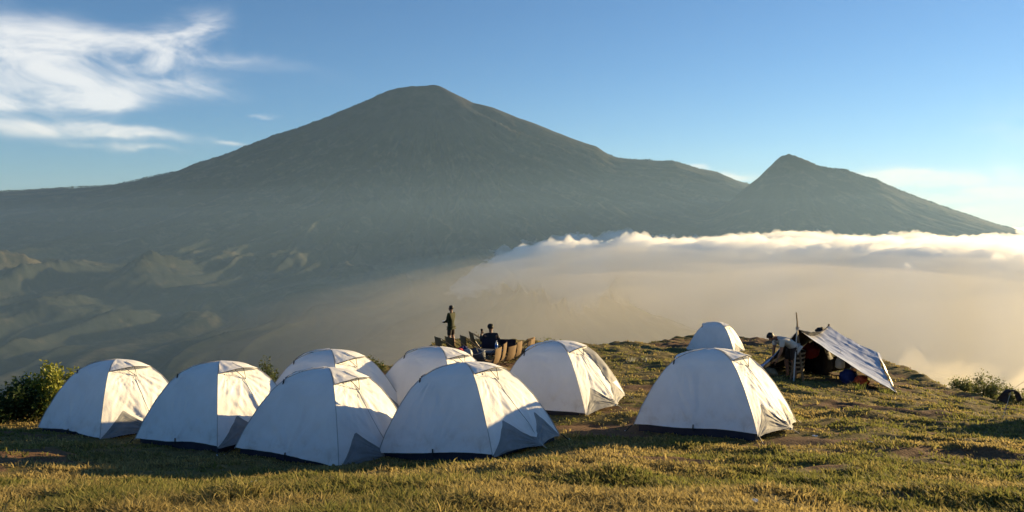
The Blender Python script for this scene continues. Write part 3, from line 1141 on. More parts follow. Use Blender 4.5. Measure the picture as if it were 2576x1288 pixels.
# ================================================================== BUSHES
def leaf_mesh(pts, dirs, size, rr, tint_a, tint_b):
    """many small folded leaves as one foliage part"""
    n = len(pts)
    V = np.empty((n, 4, 3))
    d = dirs + rr.normal(0, 0.55, (n, 3))
    d /= np.linalg.norm(d, axis=1)[:, None] + 1e-9
    sd = np.cross(d, rr.normal(0, 1, (n, 3)))
    sd /= np.linalg.norm(sd, axis=1)[:, None] + 1e-9
    L = size * rr.uniform(0.6, 1.3, (n, 1))
    V[:, 0] = pts
    V[:, 1] = pts + d * L * 0.5 + sd * L * 0.24
    V[:, 2] = pts + d * L + np.array([0, 0, -0.15]) * L
    V[:, 3] = pts + d * L * 0.5 - sd * L * 0.24
    b = np.arange(n)[:, None] * 4
    F = np.concatenate([b + np.array([[0, 1, 2]]), b + np.array([[0, 2, 3]])])
    w_ = rr.uniform(0, 1, (n, 1))
    c = np.array(tint_a) * (1 - w_) + np.array(tint_b) * w_
    c = c * rr.uniform(0.65, 1.25, (n, 1))
    C = np.ones((n, 4, 4), np.float32)
    C[:, :, :3] = c[:, None, :]
    return V.reshape(-1, 3), F, C.reshape(-1)


M['leaf'] = material('bush_leaves', (0.08, 0.12, 0.03), 0.6, attr='tint', transl=0.35, spec=0.3)
M['bark'] = material('bush_stems', (0.09, 0.065, 0.04), 0.9, var=0.4, vscale=20, bump=0.4)


def bush(name, x, y, h, wdt, nst, nleaf, size, seed, label, ta, tb, group='shrubs on the rim of the hill', lean=0.15, cat='shrub', sink=0.0):
    rr = np.random.default_rng(seed)
    z0 = float(ground_z(np.array([x]), np.array([y]))[0]) - 0.05 - sink
    root = empty(name, (x, y, z0))
    tag(root, label, cat, group)
    stems = MB()
    pts, dirs = [], []
    for i in range(nst):
        a = rr.uniform(0, 6.283)
        rad_ = wdt * rr.uniform(0.1, 1.0) ** 0.7
        tip = np.array([rad_ * math.cos(a) + rr.normal(0, lean * 0.2), rad_ * math.sin(a) * 0.7, h * rr.uniform(0.55, 1.0) * (1 - 0.35 * (rad_ / wdt) ** 2)])
        b0 = np.array([0.25 * tip[0], 0.25 * tip[1], 0.0])
        mid = b0 * 0.4 + tip * 0.55 + rr.normal(0, 0.05 * h, 3)
        line = [b0 * (1 - s) ** 2 + 2 * mid * s * (1 - s) + tip * s * s for s in np.linspace(0, 1, 7)]
        stems.tube(line, 0.010 + 0.004 * h, 4, 0.003)
        k = max(4, nleaf // nst)
        s = rr.uniform(0.25, 1.02, k) ** 0.75
        base = ((1 - s) ** 2)[:, None] * b0 + (2 * s * (1 - s))[:, None] * mid + (s ** 2)[:, None] * tip
        off = rr.normal(0, 1, (k, 3)) * (0.045 + 0.05 * h * (1.1 - s))[:, None]
        pts.append(base + off)
        dd = off + np.array([0, 0, 0.02]) + (tip - b0) * 0.03
        dirs.append(dd / (np.linalg.norm(dd, axis=1)[:, None] + 1e-9))
    stems.build('stem', M['bark'], root)
    V, F, C = leaf_mesh(np.concatenate(pts), np.concatenate(dirs), size, rr, ta, tb)
    fo = mesh('foliage', V, F, M['leaf'], root, False)
    fo.data.color_attributes.new('tint', 'FLOAT_COLOR', 'POINT').data.foreach_set('color', C)
    return root


def at_px(px, Y):
    return ray(px, 900)[0] * Y, Y


DK, DK2 = (0.03, 0.06, 0.018), (0.075, 0.11, 0.028)
YL, YL2 = (0.16, 0.20, 0.03), (0.34, 0.33, 0.05)
x, y = at_px(30, 15.4)
bush('leafy_bush', x, y, 0.85, 0.85, 34, 5200, 0.085, 1, 'dark green leafy bush growing low against the brighter bush', DK, DK2)
x, y = at_px(135, 15.8)
bush('leafy_bush', x, y, 1.22, 0.62, 40, 6000, 0.085, 2, 'big leafy bush, yellow green in the sun, beside the outermost tent', YL, YL2)
x, y = at_px(-50, 15.2)
bush('leafy_bush', x, y, 0.7, 0.7, 22, 2500, 0.085, 7, 'dark bush at the end of the bushes, hardly in view', DK, DK2)
x, y = at_px(672, 17.2)
bush('slender_shrub', x, y, 0.95, 0.20, 12, 1100, 0.065, 3, 'slender upright shrub behind the gap between second and third tents', (0.05, 0.085, 0.02), (0.12, 0.13, 0.04))
x, y = at_px(915, 19.8)
bush('low_shrub', x, y, 0.55, 0.42, 16, 1300, 0.06, 4, 'low shrub with pale tips on the soil rim behind the second row', (0.06, 0.085, 0.02), (0.2, 0.18, 0.06))
x, y = at_px(940, 20.4)
bush('low_shrub', x, y, 0.42, 0.40, 12, 900, 0.06, 14, 'low dark shrub creeping over the soil rim behind the second row', DK, (0.1, 0.12, 0.03))
x, y = at_px(1385, 26.0)
bush('low_shrub', x, y, 0.62, 0.36, 14, 1100, 0.07, 5, 'green shrub showing just over the tent with the dark flap', (0.06, 0.10, 0.02), (0.19, 0.2, 0.04))
x, y = at_px(1350, 26.3)
bush('weed_stalks', x, y, 0.75, 0.40, 9, 170, 0.06, 6, 'thin straggly weed stalks by the camp chairs', (0.06, 0.07, 0.02), (0.14, 0.12, 0.04), cat='weeds')
x, y = at_px(1200, 27.5)
bush('weed_stalks', x, y, 0.75, 0.30, 7, 150, 0.07, 8, 'thin weeds behind the seated person', (0.05, 0.06, 0.02), (0.12, 0.11, 0.04), cat='weeds')
for k, (px, Y, h, wd, lb) in enumerate(((2420, 25.1, 0.75, 0.42, 'pale hazy shrub on the far edge of the slope, uppermost of three'),
                                   (2488, 23.6, 0.95, 0.55, 'wide pale shrub below the slope edge, middle of three'),
                                   (2560, 21.9, 0.85, 0.6, 'low pale shrub behind the hanging dark garment'))):
    x, y = at_px(px, Y)
    bush('slope_shrub', x, y, h, wd, 22, 1900, 0.075, 20 + k, lb, (0.13, 0.16, 0.05), (0.24, 0.25, 0.09))


def clump(px, Y, h, n, seed, label, a=(0.25, 0.22, 0.08), b=(0.42, 0.36, 0.16)):
    x, y = at_px(px, Y)
    rr = np.random.default_rng(seed)
    z0 = float(ground_z(np.array([x]), np.array([y]))[0])
    V, F, C = [], [], []
    for i in range(n):
        t0 = rr.uniform(0, 6.283)
        r0 = abs(rr.normal(0, 0.10))
        p = np.array([r0 * math.cos(t0), r0 * math.sin(t0), -0.02])
        L = h * rr.uniform(0.5, 1.2)
        d = np.array([math.cos(t0) * rr.uniform(0.1, 0.9), math.sin(t0) * rr.uniform(0.1, 0.9), 1.0])
        d /= np.linalg.norm(d)
        s = np.array([-math.sin(t0), math.cos(t0), 0]) * 0.006
        m_ = p + d * L * 0.6
        e = p + d * L + np.array([math.cos(t0), math.sin(t0), -0.5]) * L * 0.25
        k = len(V)
        V += [p - s, p + s, m_ + s * .8, m_ - s * .8, e]
        F += [(k, k + 1, k + 2), (k, k + 2, k + 3), (k + 3, k + 2, k + 4)]
        cc = np.array(a) + (np.array(b) - np.array(a)) * rr.uniform()
        C += [tuple(cc) + (1,)] * 5
    o = mesh('grass_tussock', np.array(V), np.array(F), M['grass'], None, False)
    o.location = (x, y, z0)
    o.data.color_attributes.new('tint', 'FLOAT_COLOR', 'POINT').data.foreach_set('color', np.array(C, np.float32).ravel())
    tag(o, label, 'tussock', 'taller tussocks in the turf')


clump(1588, 24.0, 0.22, 60, 1, 'pale grey green tussock in the shade between tents and hill crest', (0.3, 0.32, 0.25), (0.5, 0.5, 0.42))
clump(1625, 24.6, 0.18, 40, 2, 'smaller pale tussock beside the grey green one', (0.3, 0.32, 0.25), (0.5, 0.5, 0.42))
clump(1440, 12.0, 0.16, 40, 3, 'green yellow tussock on bare soil between two tents')
clump(2230, 19.9, 0.28, 70, 4, 'leafy green clump at the foot of the tarp', (0.12, 0.17, 0.04), (0.3, 0.3, 0.08))
clump(2160, 19.9, 0.24, 50, 5, 'small green clump in front of the tarp edge', (0.12, 0.17, 0.04), (0.3, 0.3, 0.08))

# ================================================================== PEOPLE
def skin_mesh(name, joints, edges, m, parent, roots=(0,), sub=2):
    """one continuous figure grown over a skeleton of joints"""
    names = list(joints)
    ix = {k: i for i, k in enumerate(names)}
    me = bpy.data.meshes.new(name)
    me.from_pydata([joints[k][0] for k in names], [(ix[a], ix[b]) for a, b in edges], [])
    o = bpy.data.objects.new(name, me)
    link(o, parent)
    sk = o.modifiers.new('skin', 'SKIN')
    sk.use_smooth_shade = True
    lay = me.skin_vertices[0].data if me.skin_vertices else None
    if lay is None:
        bm = bmesh.new()
        bm.from_mesh(me)
        bm.verts.layers.skin.verify()
        bm.to_mesh(me)
        bm.free()
        lay = me.skin_vertices[0].data
    for k in names:
        r = joints[k][1]
        lay[ix[k]].radius = (r, r) if not isinstance(r, tuple) else r
        lay[ix[k]].use_root = k in roots or ix[k] in roots
    ss = o.modifiers.new('sub', 'SUBSURF')
    ss.levels = sub
    ss.render_levels = sub
    me.materials.append(m)
    return o


def person_joints(T):
    """T maps joint -> position; radii are human"""
    rad_ = dict(pelvis=(0.155, 0.115), waist=(0.135, 0.10), chest=(0.165, 0.115), neckbase=0.075, neck=0.055, skull=(0.078, 0.095), crown=(0.07, 0.085),
                shoulderL=0.068, elbowL=0.045, wristL=0.030, palmL=0.036, shoulderR=0.068, elbowR=0.045, wristR=0.030, palmR=0.036,
                hipL=0.092, kneeL=0.060, ankleL=0.040, toeL=0.036, hipR=0.092, kneeR=0.060, ankleR=0.040, toeR=0.036, calfL=0.058, calfR=0.058)
    return {k: (T[k], rad_[k]) for k in T}


BODY_E = [('pelvis', 'waist'), ('waist', 'chest'), ('chest', 'neckbase'), ('neckbase', 'neck'), ('neck', 'skull'), ('skull', 'crown'),
          ('chest', 'shoulderL'), ('shoulderL', 'elbowL'), ('elbowL', 'wristL'), ('wristL', 'palmL'),
          ('chest', 'shoulderR'), ('shoulderR', 'elbowR'), ('elbowR', 'wristR'), ('wristR', 'palmR'),
          ('pelvis', 'hipL'), ('hipL', 'kneeL'), ('kneeL', 'calfL'), ('calfL', 'ankleL'), ('ankleL', 'toeL'),
          ('pelvis', 'hipR'), ('hipR', 'kneeR'), ('kneeR', 'calfR'), ('calfR', 'ankleR'), ('ankleR', 'toeR')]


def grow(j, keys, f):
    out = {}
    for k in keys:
        p, r = j[k]
        out[k] = (p, tuple(q * f for q in r) if isinstance(r, tuple) else r * f)
    return out


def person(name, label, loc, rz, T, scale, skin, hair, shirt, trouser, sleeve='long', leg='short', cap=None, shoes=None, fwd=None):
    root = empty(name, loc, rz)
    root.scale = (scale,) * 3
    tag(root, label, 'person')
    T = {k: Vector(v) for k, v in T.items()}
    for s in 'LR':
        T['calf' + s] = T['kneeL' if s == 'L' else 'kneeR'] * 0.68 + T['ankle' + s] * 0.32 - Vector((0, 0.015, 0))
    J = person_joints({k: tuple(v) for k, v in T.items()})
    JC = dict(J)                  # the clothed outline
    for k in ('pelvis', 'waist', 'chest', 'neckbase', 'shoulderL', 'shoulderR', 'hipL', 'hipR'):
        p_, r_ = J[k]
        J[k] = (p_, tuple(q * 0.72 for q in r_) if isinstance(r_, tuple) else r_ * 0.72)
    E = list(BODY_E)
    # five fingers on each hand, curled, and a nose and ears
    roots = ['pelvis']
    for s in 'LR':
        w0, p0 = T['wrist' + s], T['palm' + s]
        d = (p0 - w0).normalized()
        side = d.cross(Vector((0, 0, 1)))
        if side.length < 0.1:
            side = Vector((1, 0, 0))
        side.normalize()
        curl = side.cross(d).normalized() * (-1)
        for i, ln in enumerate((0.070, 0.080, 0.074, 0.058)):
            off = side * (0.030 - 0.020 * i)
            a0 = p0 + off + d * 0.012
            a1 = a0 + d * ln * 0.55
            a2 = a1 + (d * 0.6 + curl * 0.8).normalized() * ln * 0.55
            for q, (nm, v) in enumerate((('a', a0), ('b', a1), ('c', a2))):
                J['f%s%d%s' % (s, i, nm)] = (tuple(v), 0.0095 - 0.0012 * q)
            E += [('f%s%da' % (s, i), 'f%s%db' % (s, i)), ('f%s%db' % (s, i), 'f%s%dc' % (s, i))]
            roots.append('f%s%da' % (s, i))
        b0 = p0 + side * 0.026 - d * 0.02
        b1 = b0 + (side * 0.8 + d * 0.6 + curl * 0.3).normalized() * 0.04
        J['t%sa' % s] = (tuple(b0), 0.012)
        J['t%sb' % s] = (tuple(b1), 0.0095)
        J['t%sc' % s] = (tuple(b1 + d * 0.03), 0.008)
        E += [('t%sa' % s, 't%sb' % s), ('t%sb' % s, 't%sc' % s)]
        roots.append('t%sa' % s)
    up = (T['crown'] - T['skull']).normalized()
    f = Vector(fwd) if fwd else Vector((0, 1, 0))
    f = (f - up * f.dot(up)).normalized()
    sd = f.cross(up)
    c = T['skull']
    J['nosea'] = (tuple(c + f * 0.080 + up * 0.01), 0.014)
    J['noseb'] = (tuple(c + f * 0.108 - up * 0.018), 0.013)
    J['china'] = (tuple(c + f * 0.045 - up * 0.055), 0.042)
    J['chinb'] = (tuple(c + f * 0.066 - up * 0.085), 0.026)
    E += [('nosea', 'noseb'), ('china', 'chinb')]
    roots += ['nosea', 'china']
    for s, g in (('l', -1), ('r', 1)):
        J['ear%sa' % s] = (tuple(c + sd * g * 0.078 + up * 0.012), 0.016)
        J['ear%sb' % s] = (tuple(c + sd * g * 0.086 - up * 0.022), 0.012)
        E.append(('ear%sa' % s, 'ear%sb' % s))
        roots.append('ear%sa' % s)
    skin_mesh('body', J, E, skin, root, roots)
    # hair, following the skull
    hb = MB()
    hb.blob((0, 0, 0), (0.092, 0.108, 0.100), 3, 0.10)
    basis = Matrix((sd, f, up)).transposed()
    vv = []
    for p in hb.v:
        q = Vector(p)
        if q.y > 0.03 and q.z < 0.035:
            q.y = 0.03 + (q.y - 0.03) * 0.2
        if q.z < -0.045:
            q.z = -0.045 + (q.z + 0.045) * 0.3
        vv.append(c + up * 0.035 - f * 0.012 + basis @ q)
    hb.v = [tuple(q) for q in vv]
    hb.build('hair', hair, root, True)
    if cap is not None:
        cb = MB()
        ring = []
        for (r_, z_) in ((0.106, 0.02), (0.108, 0.05), (0.098, 0.095), (0.065, 0.128), (0.0, 0.14)):
            ring.append((r_, z_))
        cb.lathe([(0.100, 0.016)] + ring[:-1] + [(0.01, 0.14)], 18)
        n0 = len(cb.v)
        cb.v = [tuple(c + basis @ Vector((p[0] * 0.92, p[1] * 1.06, p[2]))) for p in cb.v]
        cp_ = cb.build('cap', cap, root, True)
        bb = MB()
        top, bot = [], []
        for k in range(13):
            a = math.pi * k / 12
            for r_, zz, lst in ((1.0, 0.03, top), (1.0, 0.022, bot)):
                lst.append(c + basis @ Vector((0.092 * math.cos(a), 0.095 + 0.085 * math.sin(a), zz - 0.012 * math.sin(a))))
        inn = [c + basis @ Vector((0.092 * math.cos(math.pi * k / 12), 0.07 + 0.03 * math.sin(math.pi * k / 12), 0.03)) for k in range(13)]
        bb.add(inn + top, [(k, k + 1, 13 + k + 1, 13 + k) for k in range(12)])
        bb.build('brim', cap, cp_, True)
    # clothes
    arms = ['shoulderL', 'elbowL', 'shoulderR', 'elbowR'] + (['wristL', 'wristR'] if sleeve == 'long' else [])
    sk_ = ['pelvis', 'waist', 'chest', 'neckbase'] + arms
    sj = grow(JC, sk_, 1.12)
    if sleeve != 'long':
        for s in 'LR':
            p = T['shoulder' + s] * 0.35 + T['elbow' + s] * 0.65
            sj['elbow' + s] = (tuple(p), 0.068)
    else:
        for s in 'LR':
            sj['wrist' + s] = (sj['wrist' + s][0], 0.042)
    sj['neckbase'] = (tuple(T['neckbase'] - up * 0.025), 0.088)
    se = [e for e in BODY_E if e[0] in sj and e[1] in sj]
    sj['chest'] = (sj['chest'][0], (0.19, 0.135))
    sj['waist'] = (sj['waist'][0], (0.165, 0.13))
    sj['hem'] = (tuple(T['pelvis'] + (T['pelvis'] - T['waist']) * 0.25), (0.18, 0.14))
    se.append(('pelvis', 'hem'))
    skin_mesh('shirt', sj, se, shirt, root, ['pelvis'])
    tk = ['pelvis', 'hipL', 'hipR', 'kneeL', 'kneeR'] + (['calfL', 'calfR', 'ankleL', 'ankleR'] if leg == 'long' else [])
    tj = grow(JC, tk, 1.12)
    tj['belt'] = (tuple(T['pelvis'] * 0.6 + T['waist'] * 0.4), (0.15, 0.115))
    for s in 'LR':
        tj['knee' + s] = (tuple(T['knee' + s] + (T['hip' + s] - T['knee' + s]) * (0.06 if leg != 'long' else 0)), 0.085)
        tj['hip' + s] = (tj['hip' + s][0], 0.112)
    te = [e for e in BODY_E if e[0] in tj and e[1] in tj] + [('pelvis', 'belt')]
    skin_mesh('shorts' if leg != 'long' else 'trousers', tj, te, trouser, root, ['pelvis'])
    if shoes is not None:
        for s in 'LR':
            a, b = T['ankle' + s], T['toe' + s]
            d = (b - a)
            d.z = 0
            d = d.normalized()
            m_ = MB()
            m_.blob(tuple(a + d * 0.07 - Vector((0, 0, 0.045))), (0.05, 0.05, 0.045), 2, 0.05)
            m_.v = [tuple(Vector(p) + d * (Vector(p) - a).dot(d) * 1.3 * 0.75) for p in m_.v]
            m_.build('shoe', shoes, root, True)
    return root


M['skin'] = material('skin', (0.23, 0.115, 0.07), 0.55, var=0.12, vscale=6)
M['hair'] = material('black_hair', (0.012, 0.010, 0.009), 0.5, bump=0.5, bscale=60)
M['olive'] = material('olive_shirt', (0.030, 0.036, 0.012), 0.85, var=0.25, vscale=9, bump=0.3, bscale=18)
M['dark_shorts'] = material('dark_brown_shorts', (0.035, 0.026, 0.022), 0.85, var=0.25, bump=0.3, bscale=16)
M['dark_jacket'] = material('dark_navy_jacket', (0.012, 0.013, 0.022), 0.7, var=0.3, bump=0.3, bscale=15)
M['grey_shirt'] = material('pale_grey_shirt', (0.46, 0.46, 0.44), 0.85, var=0.15, vscale=6, bump=0.35, bscale=12)
M['cap'] = material('dark_cap', (0.012, 0.013, 0.013), 0.8)
M['white'] = material('white_plastic', (0.8, 0.8, 0.8), 0.4)
M['phone'] = material('dark_phone', (0.01, 0.01, 0.012), 0.2)

# standing person looking over the valley
x, y = at_px(1135, 28.0)
T = dict(pelvis=(0, 0, .93), waist=(0, 0.01, 1.09), chest=(0, -.01, 1.28), neckbase=(0, -.015, 1.44), neck=(0, 0.0, 1.51), skull=(0, .02, 1.60), crown=(0, .01, 1.655),
         shoulderL=(-.185, -.01, 1.39), elbowL=(-.25, .03, 1.13), wristL=(-.13, .25, 1.05), palmL=(-.08, .31, 1.05),
         shoulderR=(.185, -.01, 1.39), elbowR=(.25, .03, 1.13), wristR=(.14, .25, 1.03), palmR=(.09, .31, 1.03),
         hipL=(-.09, 0, .87), kneeL=(-.105, .03, .49), ankleL=(-.11, -.02, .08), toeL=(-.13, .14, .035),
         hipR=(.09, 0, .87), kneeR=(.12, .0, .49), ankleR=(.14, -.06, .08), toeR=(.17, .10, .035))
standing = person('person', 'person in olive long sleeved top and dark shorts standing and gazing over the valley', (x, y, gz(x, y) + 0.0), R(62), T, 0.90,
                  M['skin'], M['hair'], M['olive'], M['dark_shorts'], 'long', 'short', shoes=M['black'])
cup = MB().lathe([(0.028, -0.05), (0.036, 0.05), (0.033, 0.05), (0.026, -0.045)], 14).build('cup', M['white'], None, True)
m_ = Matrix.Translation((x, y, gz(x, y))) @ Matrix.Rotation(R(62), 4, 'Z') @ Matrix.Scale(0.9, 4)
cup.location = m_ @ Vector((0.0, 0.35, 1.05))
tag(cup, 'small white cup held by the standing person', 'cup')

# ================================================================== CAMP CHAIRS, table and bits
M['tan'] = material('tan_chair_cloth', (0.17, 0.11, 0.055), 0.85, var=0.2, vscale=5, bump=0.3, bscale=12)
M['darkcloth'] = material('black_chair_cloth', (0.016, 0.015, 0.017), 0.75, var=0.3, bump=0.3, bscale=12)
M['navycloth'] = material('navy_chair_cloth', (0.012, 0.018, 0.045), 0.7, var=0.3, bump=0.3, bscale=12)
M['tubing'] = material('dark_chair_tubing', (0.035, 0.02, 0.018), 0.4, metal=0.3)
M['tabletop'] = material('grey_table_cloth', (0.10, 0.115, 0.14), 0.7, var=0.2, bump=0.2)


def make_chair(outer, inner, seed):
    """low sling camp chair, faces +Y, 0.52 wide, back 0.72 high"""
    root = empty('camp_chair')
    prof = [(0.30, 0.36), (0.24, 0.315), (0.08, 0.265), (-0.10, 0.25), (-0.20, 0.29), (-0.27, 0.42), (-0.33, 0.58), (-0.37, 0.72)]
    nu = 9
    for nm, off, m_ in (('sling', 0.0, inner), ('back_cloth', -0.014, outer)):
        v = []
        for k, (py_, pz_) in enumerate(prof):
            half = 0.235 + 0.03 * (k / 7)
            for j in range(nu):
                s = -1 + 2 * j / (nu - 1)
                dip = -0.045 * (1 - s * s) * (1.0 if k not in (0, 7) else 0.7)
                fold = 0.012 * float(perlin(s * 2.6 + seed, k * 0.7, seed))
                back = k / 7
                v.append((s * half, py_ + dip * back + off + fold * back, pz_ + dip * (1 - back) + off * (1 - back) + fold * (1 - back)))
        f = [(r * nu + j, r * nu + j + 1, (r + 1) * nu + j + 1, (r + 1) * nu + j) for r in range(7) for j in range(nu - 1)]
        mesh(nm, v, f, m_, root)
    for sx in (-1, 1):
        MB().tube([(sx * 0.25, 0.29, 0.36), (sx * 0.26, -0.36, 0.71)], 0.010, 5).build('side_rail', M['tubing'], root)
        MB().tube([(sx * 0.24, 0.28, 0.35), (sx * 0.10, 0.0, 0.17), (sx * 0.27, -0.30, 0.0)], 0.010, 5).build('leg', M['tubing'], root)
        MB().tube([(sx * 0.25, -0.26, 0.44), (sx * 0.10, 0.0, 0.17), (sx * 0.27, 0.26, 0.0)], 0.010, 5).build('leg', M['tubing'], root)
    MB().tube([(-0.10, 0, 0.17), (0.10, 0, 0.17)], 0.013, 5).build('hub_bar', M['tubing'], root)
    return root


protos = {'tan': make_chair(M['tan'], M['tan'], 3), 'dark': make_chair(M['tan'], M['darkcloth'], 5), 'navy': make_chair(M['navycloth'], M['navycloth'], 9)}
used = {k: False for k in protos}


def chair(kind, x, y, rz, label, sc_=1.0, tilt=0.0):
    o = copy_tree(protos[kind]) if used[kind] else protos[kind]
    used[kind] = True
    o.location = (x, y, gz(x, y) + 0.0)
    o.rotation_euler = (tilt, 0, rz)
    o.scale = (sc_,) * 3
    tag(o, label, 'camp chair', 'low camp chairs round the table')
    return o


ordn = ['first', 'second', 'third', 'fourth', 'fifth', 'sixth']
A0, A1 = P(1236, 930, 21.6), P(1326, 880, 25.4)
for k in range(6):
    f_ = (k + 0.25 * math.sin(k * 5.1)) / 5
    chair('tan', A0.x + (A1.x - A0.x) * f_ , A0.y + (A1.y - A0.y) * f_, R(70 + 13 * math.sin(k * 2.1)),
          'tan camp chair seen from behind, %s of the sunlit row counting from the nearest tents' % ordn[k], 0.90 + 0.08 * math.sin(k * 1.9), R(-10 + 9 * math.sin(k * 3.3)))
B0, B1 = P(1120, 905, 24.4), P(1206, 892, 26.2)
for k in range(4):
    f_ = k / 3
    chair('dark', B0.x + (B1.x - B0.x) * f_, B0.y + (B1.y - B0.y) * f_, R(-62 + 9 * math.sin(k * 1.7)),
          'dark camp chair with tan back, %s of the shaded row counting from the red jacket' % ordn[k], 0.95, R(-8 + 5 * math.sin(k * 2.3)))
sx_, sy_ = at_px(1234, 24.6)
chair('navy', sx_, sy_, R(4), 'dark navy camp chair with the capped person sitting in it', 1.05)
nx_, ny_ = at_px(1281, 25.0)
nv_ = chair('navy', nx_, ny_, R(-8), 'empty navy camp chair with a small pale square on its back', 0.95)
MB().box((0.07, -0.345, 0.60), (0.036, 0.006, 0.036), Euler((R(-13), 0, 0)).to_matrix()).build('square_mark', M['white'], nv_)

T = dict(pelvis=(0, -0.02, .36), waist=(0, -0.09, .50), chest=(0, -.11, .70), neckbase=(0, -.07, .86), neck=(0, -0.04, .93), skull=(0, -.01, 1.02), crown=(0, -.01, 1.075),
         shoulderL=(-.19, -.10, .81), elbowL=(-.29, .06, .60), wristL=(-.27, .20, .78), palmL=(-.255, .22, .84),
         shoulderR=(.19, -.10, .81), elbowR=(.28, .06, .58), wristR=(.10, .25, .56), palmR=(.04, .29, .56),
         hipL=(-.09, 0.02, .35), kneeL=(-.15, .42, .46), ankleL=(-.14, .52, .08), toeL=(-.15, .66, .035),
         hipR=(.09, 0.02, .35), kneeR=(.15, .42, .46), ankleR=(.14, .52, .08), toeR=(.15, .66, .035))
person('person', 'person in dark jacket and brimmed cap sitting in a camp chair with a phone', (sx_, sy_, gz(sx_, sy_)), R(8), T, 1.0,
       M['skin'], M['hair'], M['dark_jacket'], M['dark_shorts'], 'long', 'long', cap=M['cap'], shoes=M['black'])
ph_ = MB().box((0, 0, 0), (0.075, 0.010, 0.15)).build('phone', M['phone'])
ph_.location = Matrix.Translation((sx_, sy_, gz(sx_, sy_))) @ Matrix.Rotation(R(8), 4, 'Z') @ Vector((-0.245, 0.245, 0.89))
ph_.rotation_euler = (R(-20), 0, R(30))
tag(ph_, 'dark phone held up by the seated person', 'phone')

tx_, ty_ = at_px(1222, 23.6)
tb = empty('low_table', (tx_, ty_, gz(tx_, ty_)), R(-12))
tag(tb, 'low grey camp table between the rows of chairs', 'table')
MB().box((0, 0, 0.37), (0.95, 0.62, 0.03)).build('tabletop', M['tabletop'], tb)
for sx in (-1, 1):
    for sy in (-1, 1):
        MB().tube([(sx * 0.42, sy * 0.26, 0.36), (sx * 0.45, sy * 0.28, -0.05)], 0.012, 5).build('leg', M['tubing'], tb)
# bottle
M['clear'] = material('clear_bottle_plastic', (0.62, 0.68, 0.72), 0.15, spec=0.6, transl=0.35)
M['bluelabel'] = material('blue_bottle_label', (0.03, 0.14, 0.50), 0.5)
bx_, by_ = at_px(1249, 23.4)
bt = empty('water_bottle', (bx_, by_, gz(tx_, ty_) + 0.385))
tag(bt, 'clear plastic water bottle with blue band standing on the table', 'bottle')
MB().lathe([(0.036, 0), (0.044, 0.01), (0.044, 0.10), (0.041, 0.105), (0.044, 0.11), (0.044, 0.22), (0.036, 0.25), (0.016, 0.285), (0.015, 0.30)], 16).build('bottle_body', M['clear'], bt, True)
MB().lathe([(0.0455, 0.13), (0.0455, 0.215)], 16).build('band', M['bluelabel'], bt, True)
MB().lathe([(0.018, 0.30), (0.018, 0.32)], 12).build('bottle_cap', M['white'], bt, True)


def bundle(name, px, Y, size, m, seed, label, cat, dz=0.0, z=None, amp=0.45):
    x, y = at_px(px, Y)
    o = MB().blob((0, 0, size[2] * 0.7), size, seed, amp, 20, 12, 2.4).build(name, m, None, True)
    o.location = (x, y, (gz(x, y) if z is None else z) + dz)
    o.rotation_euler = (0, 0, seed * 0.7)
    tag(o, label, cat)
    return o


M['red'] = material('red_cloth', (0.55, 0.02, 0.03), 0.7, var=0.3, bump=0.5, bscale=14)
M['blue'] = material('blue_cloth', (0.014, 0.026, 0.12), 0.7, var=0.3, bump=0.5, bscale=14)
M['silver'] = material('grey_silver_cloth', (0.32, 0.34, 0.36), 0.5, var=0.3, bump=0.5, bscale=14)
M['slate'] = material('slate_bag_cloth', (0.055, 0.07, 0.10), 0.7, var=0.3, bump=0.3)
M['khaki'] = material('khaki_cloth', (0.20, 0.17, 0.11), 0.85, var=0.3, bump=0.4)
bundle('jacket', 1156, 22.2, (0.20, 0.16, 0.15), M['red'], 3, 'crumpled red jacket heaped between the tents and the chairs', 'jacket', 0.32)
bundle('jacket', 1166, 22.5, (0.17, 0.14, 0.13), M['blue'], 4, 'crumpled blue jacket heaped behind the red one', 'jacket', 0.42)
bundle('jacket', 1176, 22.2, (0.13, 0.13, 0.17), M['silver'], 6, 'silvery grey jacket lying against the slate bag', 'jacket', 0.28)
bundle('stuff_sack', 1190, 21.9, (0.22, 0.13, 0.09), M['khaki'], 8, 'rolled khaki sack lying in front of the slate bag', 'sack', 0.08)
x, y = at_px(1196, 22.9)
bg_ = empty('travel_bag', (x, y, gz(x, y) + 0.10), R(-15))
tag(bg_, 'slate travel bag with a pale rim beside the crumpled jackets', 'bag')
bb = MB().blob((0, 0, 0.20), (0.33, 0.20, 0.24), 12, 0.2, 20, 12, 1.6)
bb.build('bag_body', M['slate'], bg_, True)
MB().tube([(0.30 * math.cos(t_), 0.19 * math.sin(t_) - 0.03, 0.33 + 0.05 * math.cos(t_ * 2)) for t_ in np.linspace(0, 6.283, 24)], 0.013, 5).build('rim', M['silver'], bg_)
MB().tube([(-0.12, -0.14, 0.34), (-0.1, -0.2, 0.45), (0.1, -0.2, 0.45), (0.12, -0.14, 0.34)], 0.012, 5).build('handle', M['black'], bg_)
x, y = at_px(1292, 21.7)
mat_ = mesh('straw_mat', [(x - .55 + 1.1 * i / 10, y - 0.5 + 1.5 * j / 10, gz(x - .55 + 1.1 * i / 10, y - 0.5 + 1.5 * j / 10) + 0.05) for j in range(11) for i in range(11)],
            [(j * 11 + i, j * 11 + i + 1, (j + 1) * 11 + i + 1, (j + 1) * 11 + i) for j in range(10) for i in range(10)],
            material('straw_matting', (0.26, 0.18, 0.08), 0.9, color2=(0.09, 0.055, 0.03), vscale=6, stretch=(0.6, 6, 1), bump=0.5))
tag(mat_, 'striped straw mat on the ground behind the sunlit chairs', 'mat')

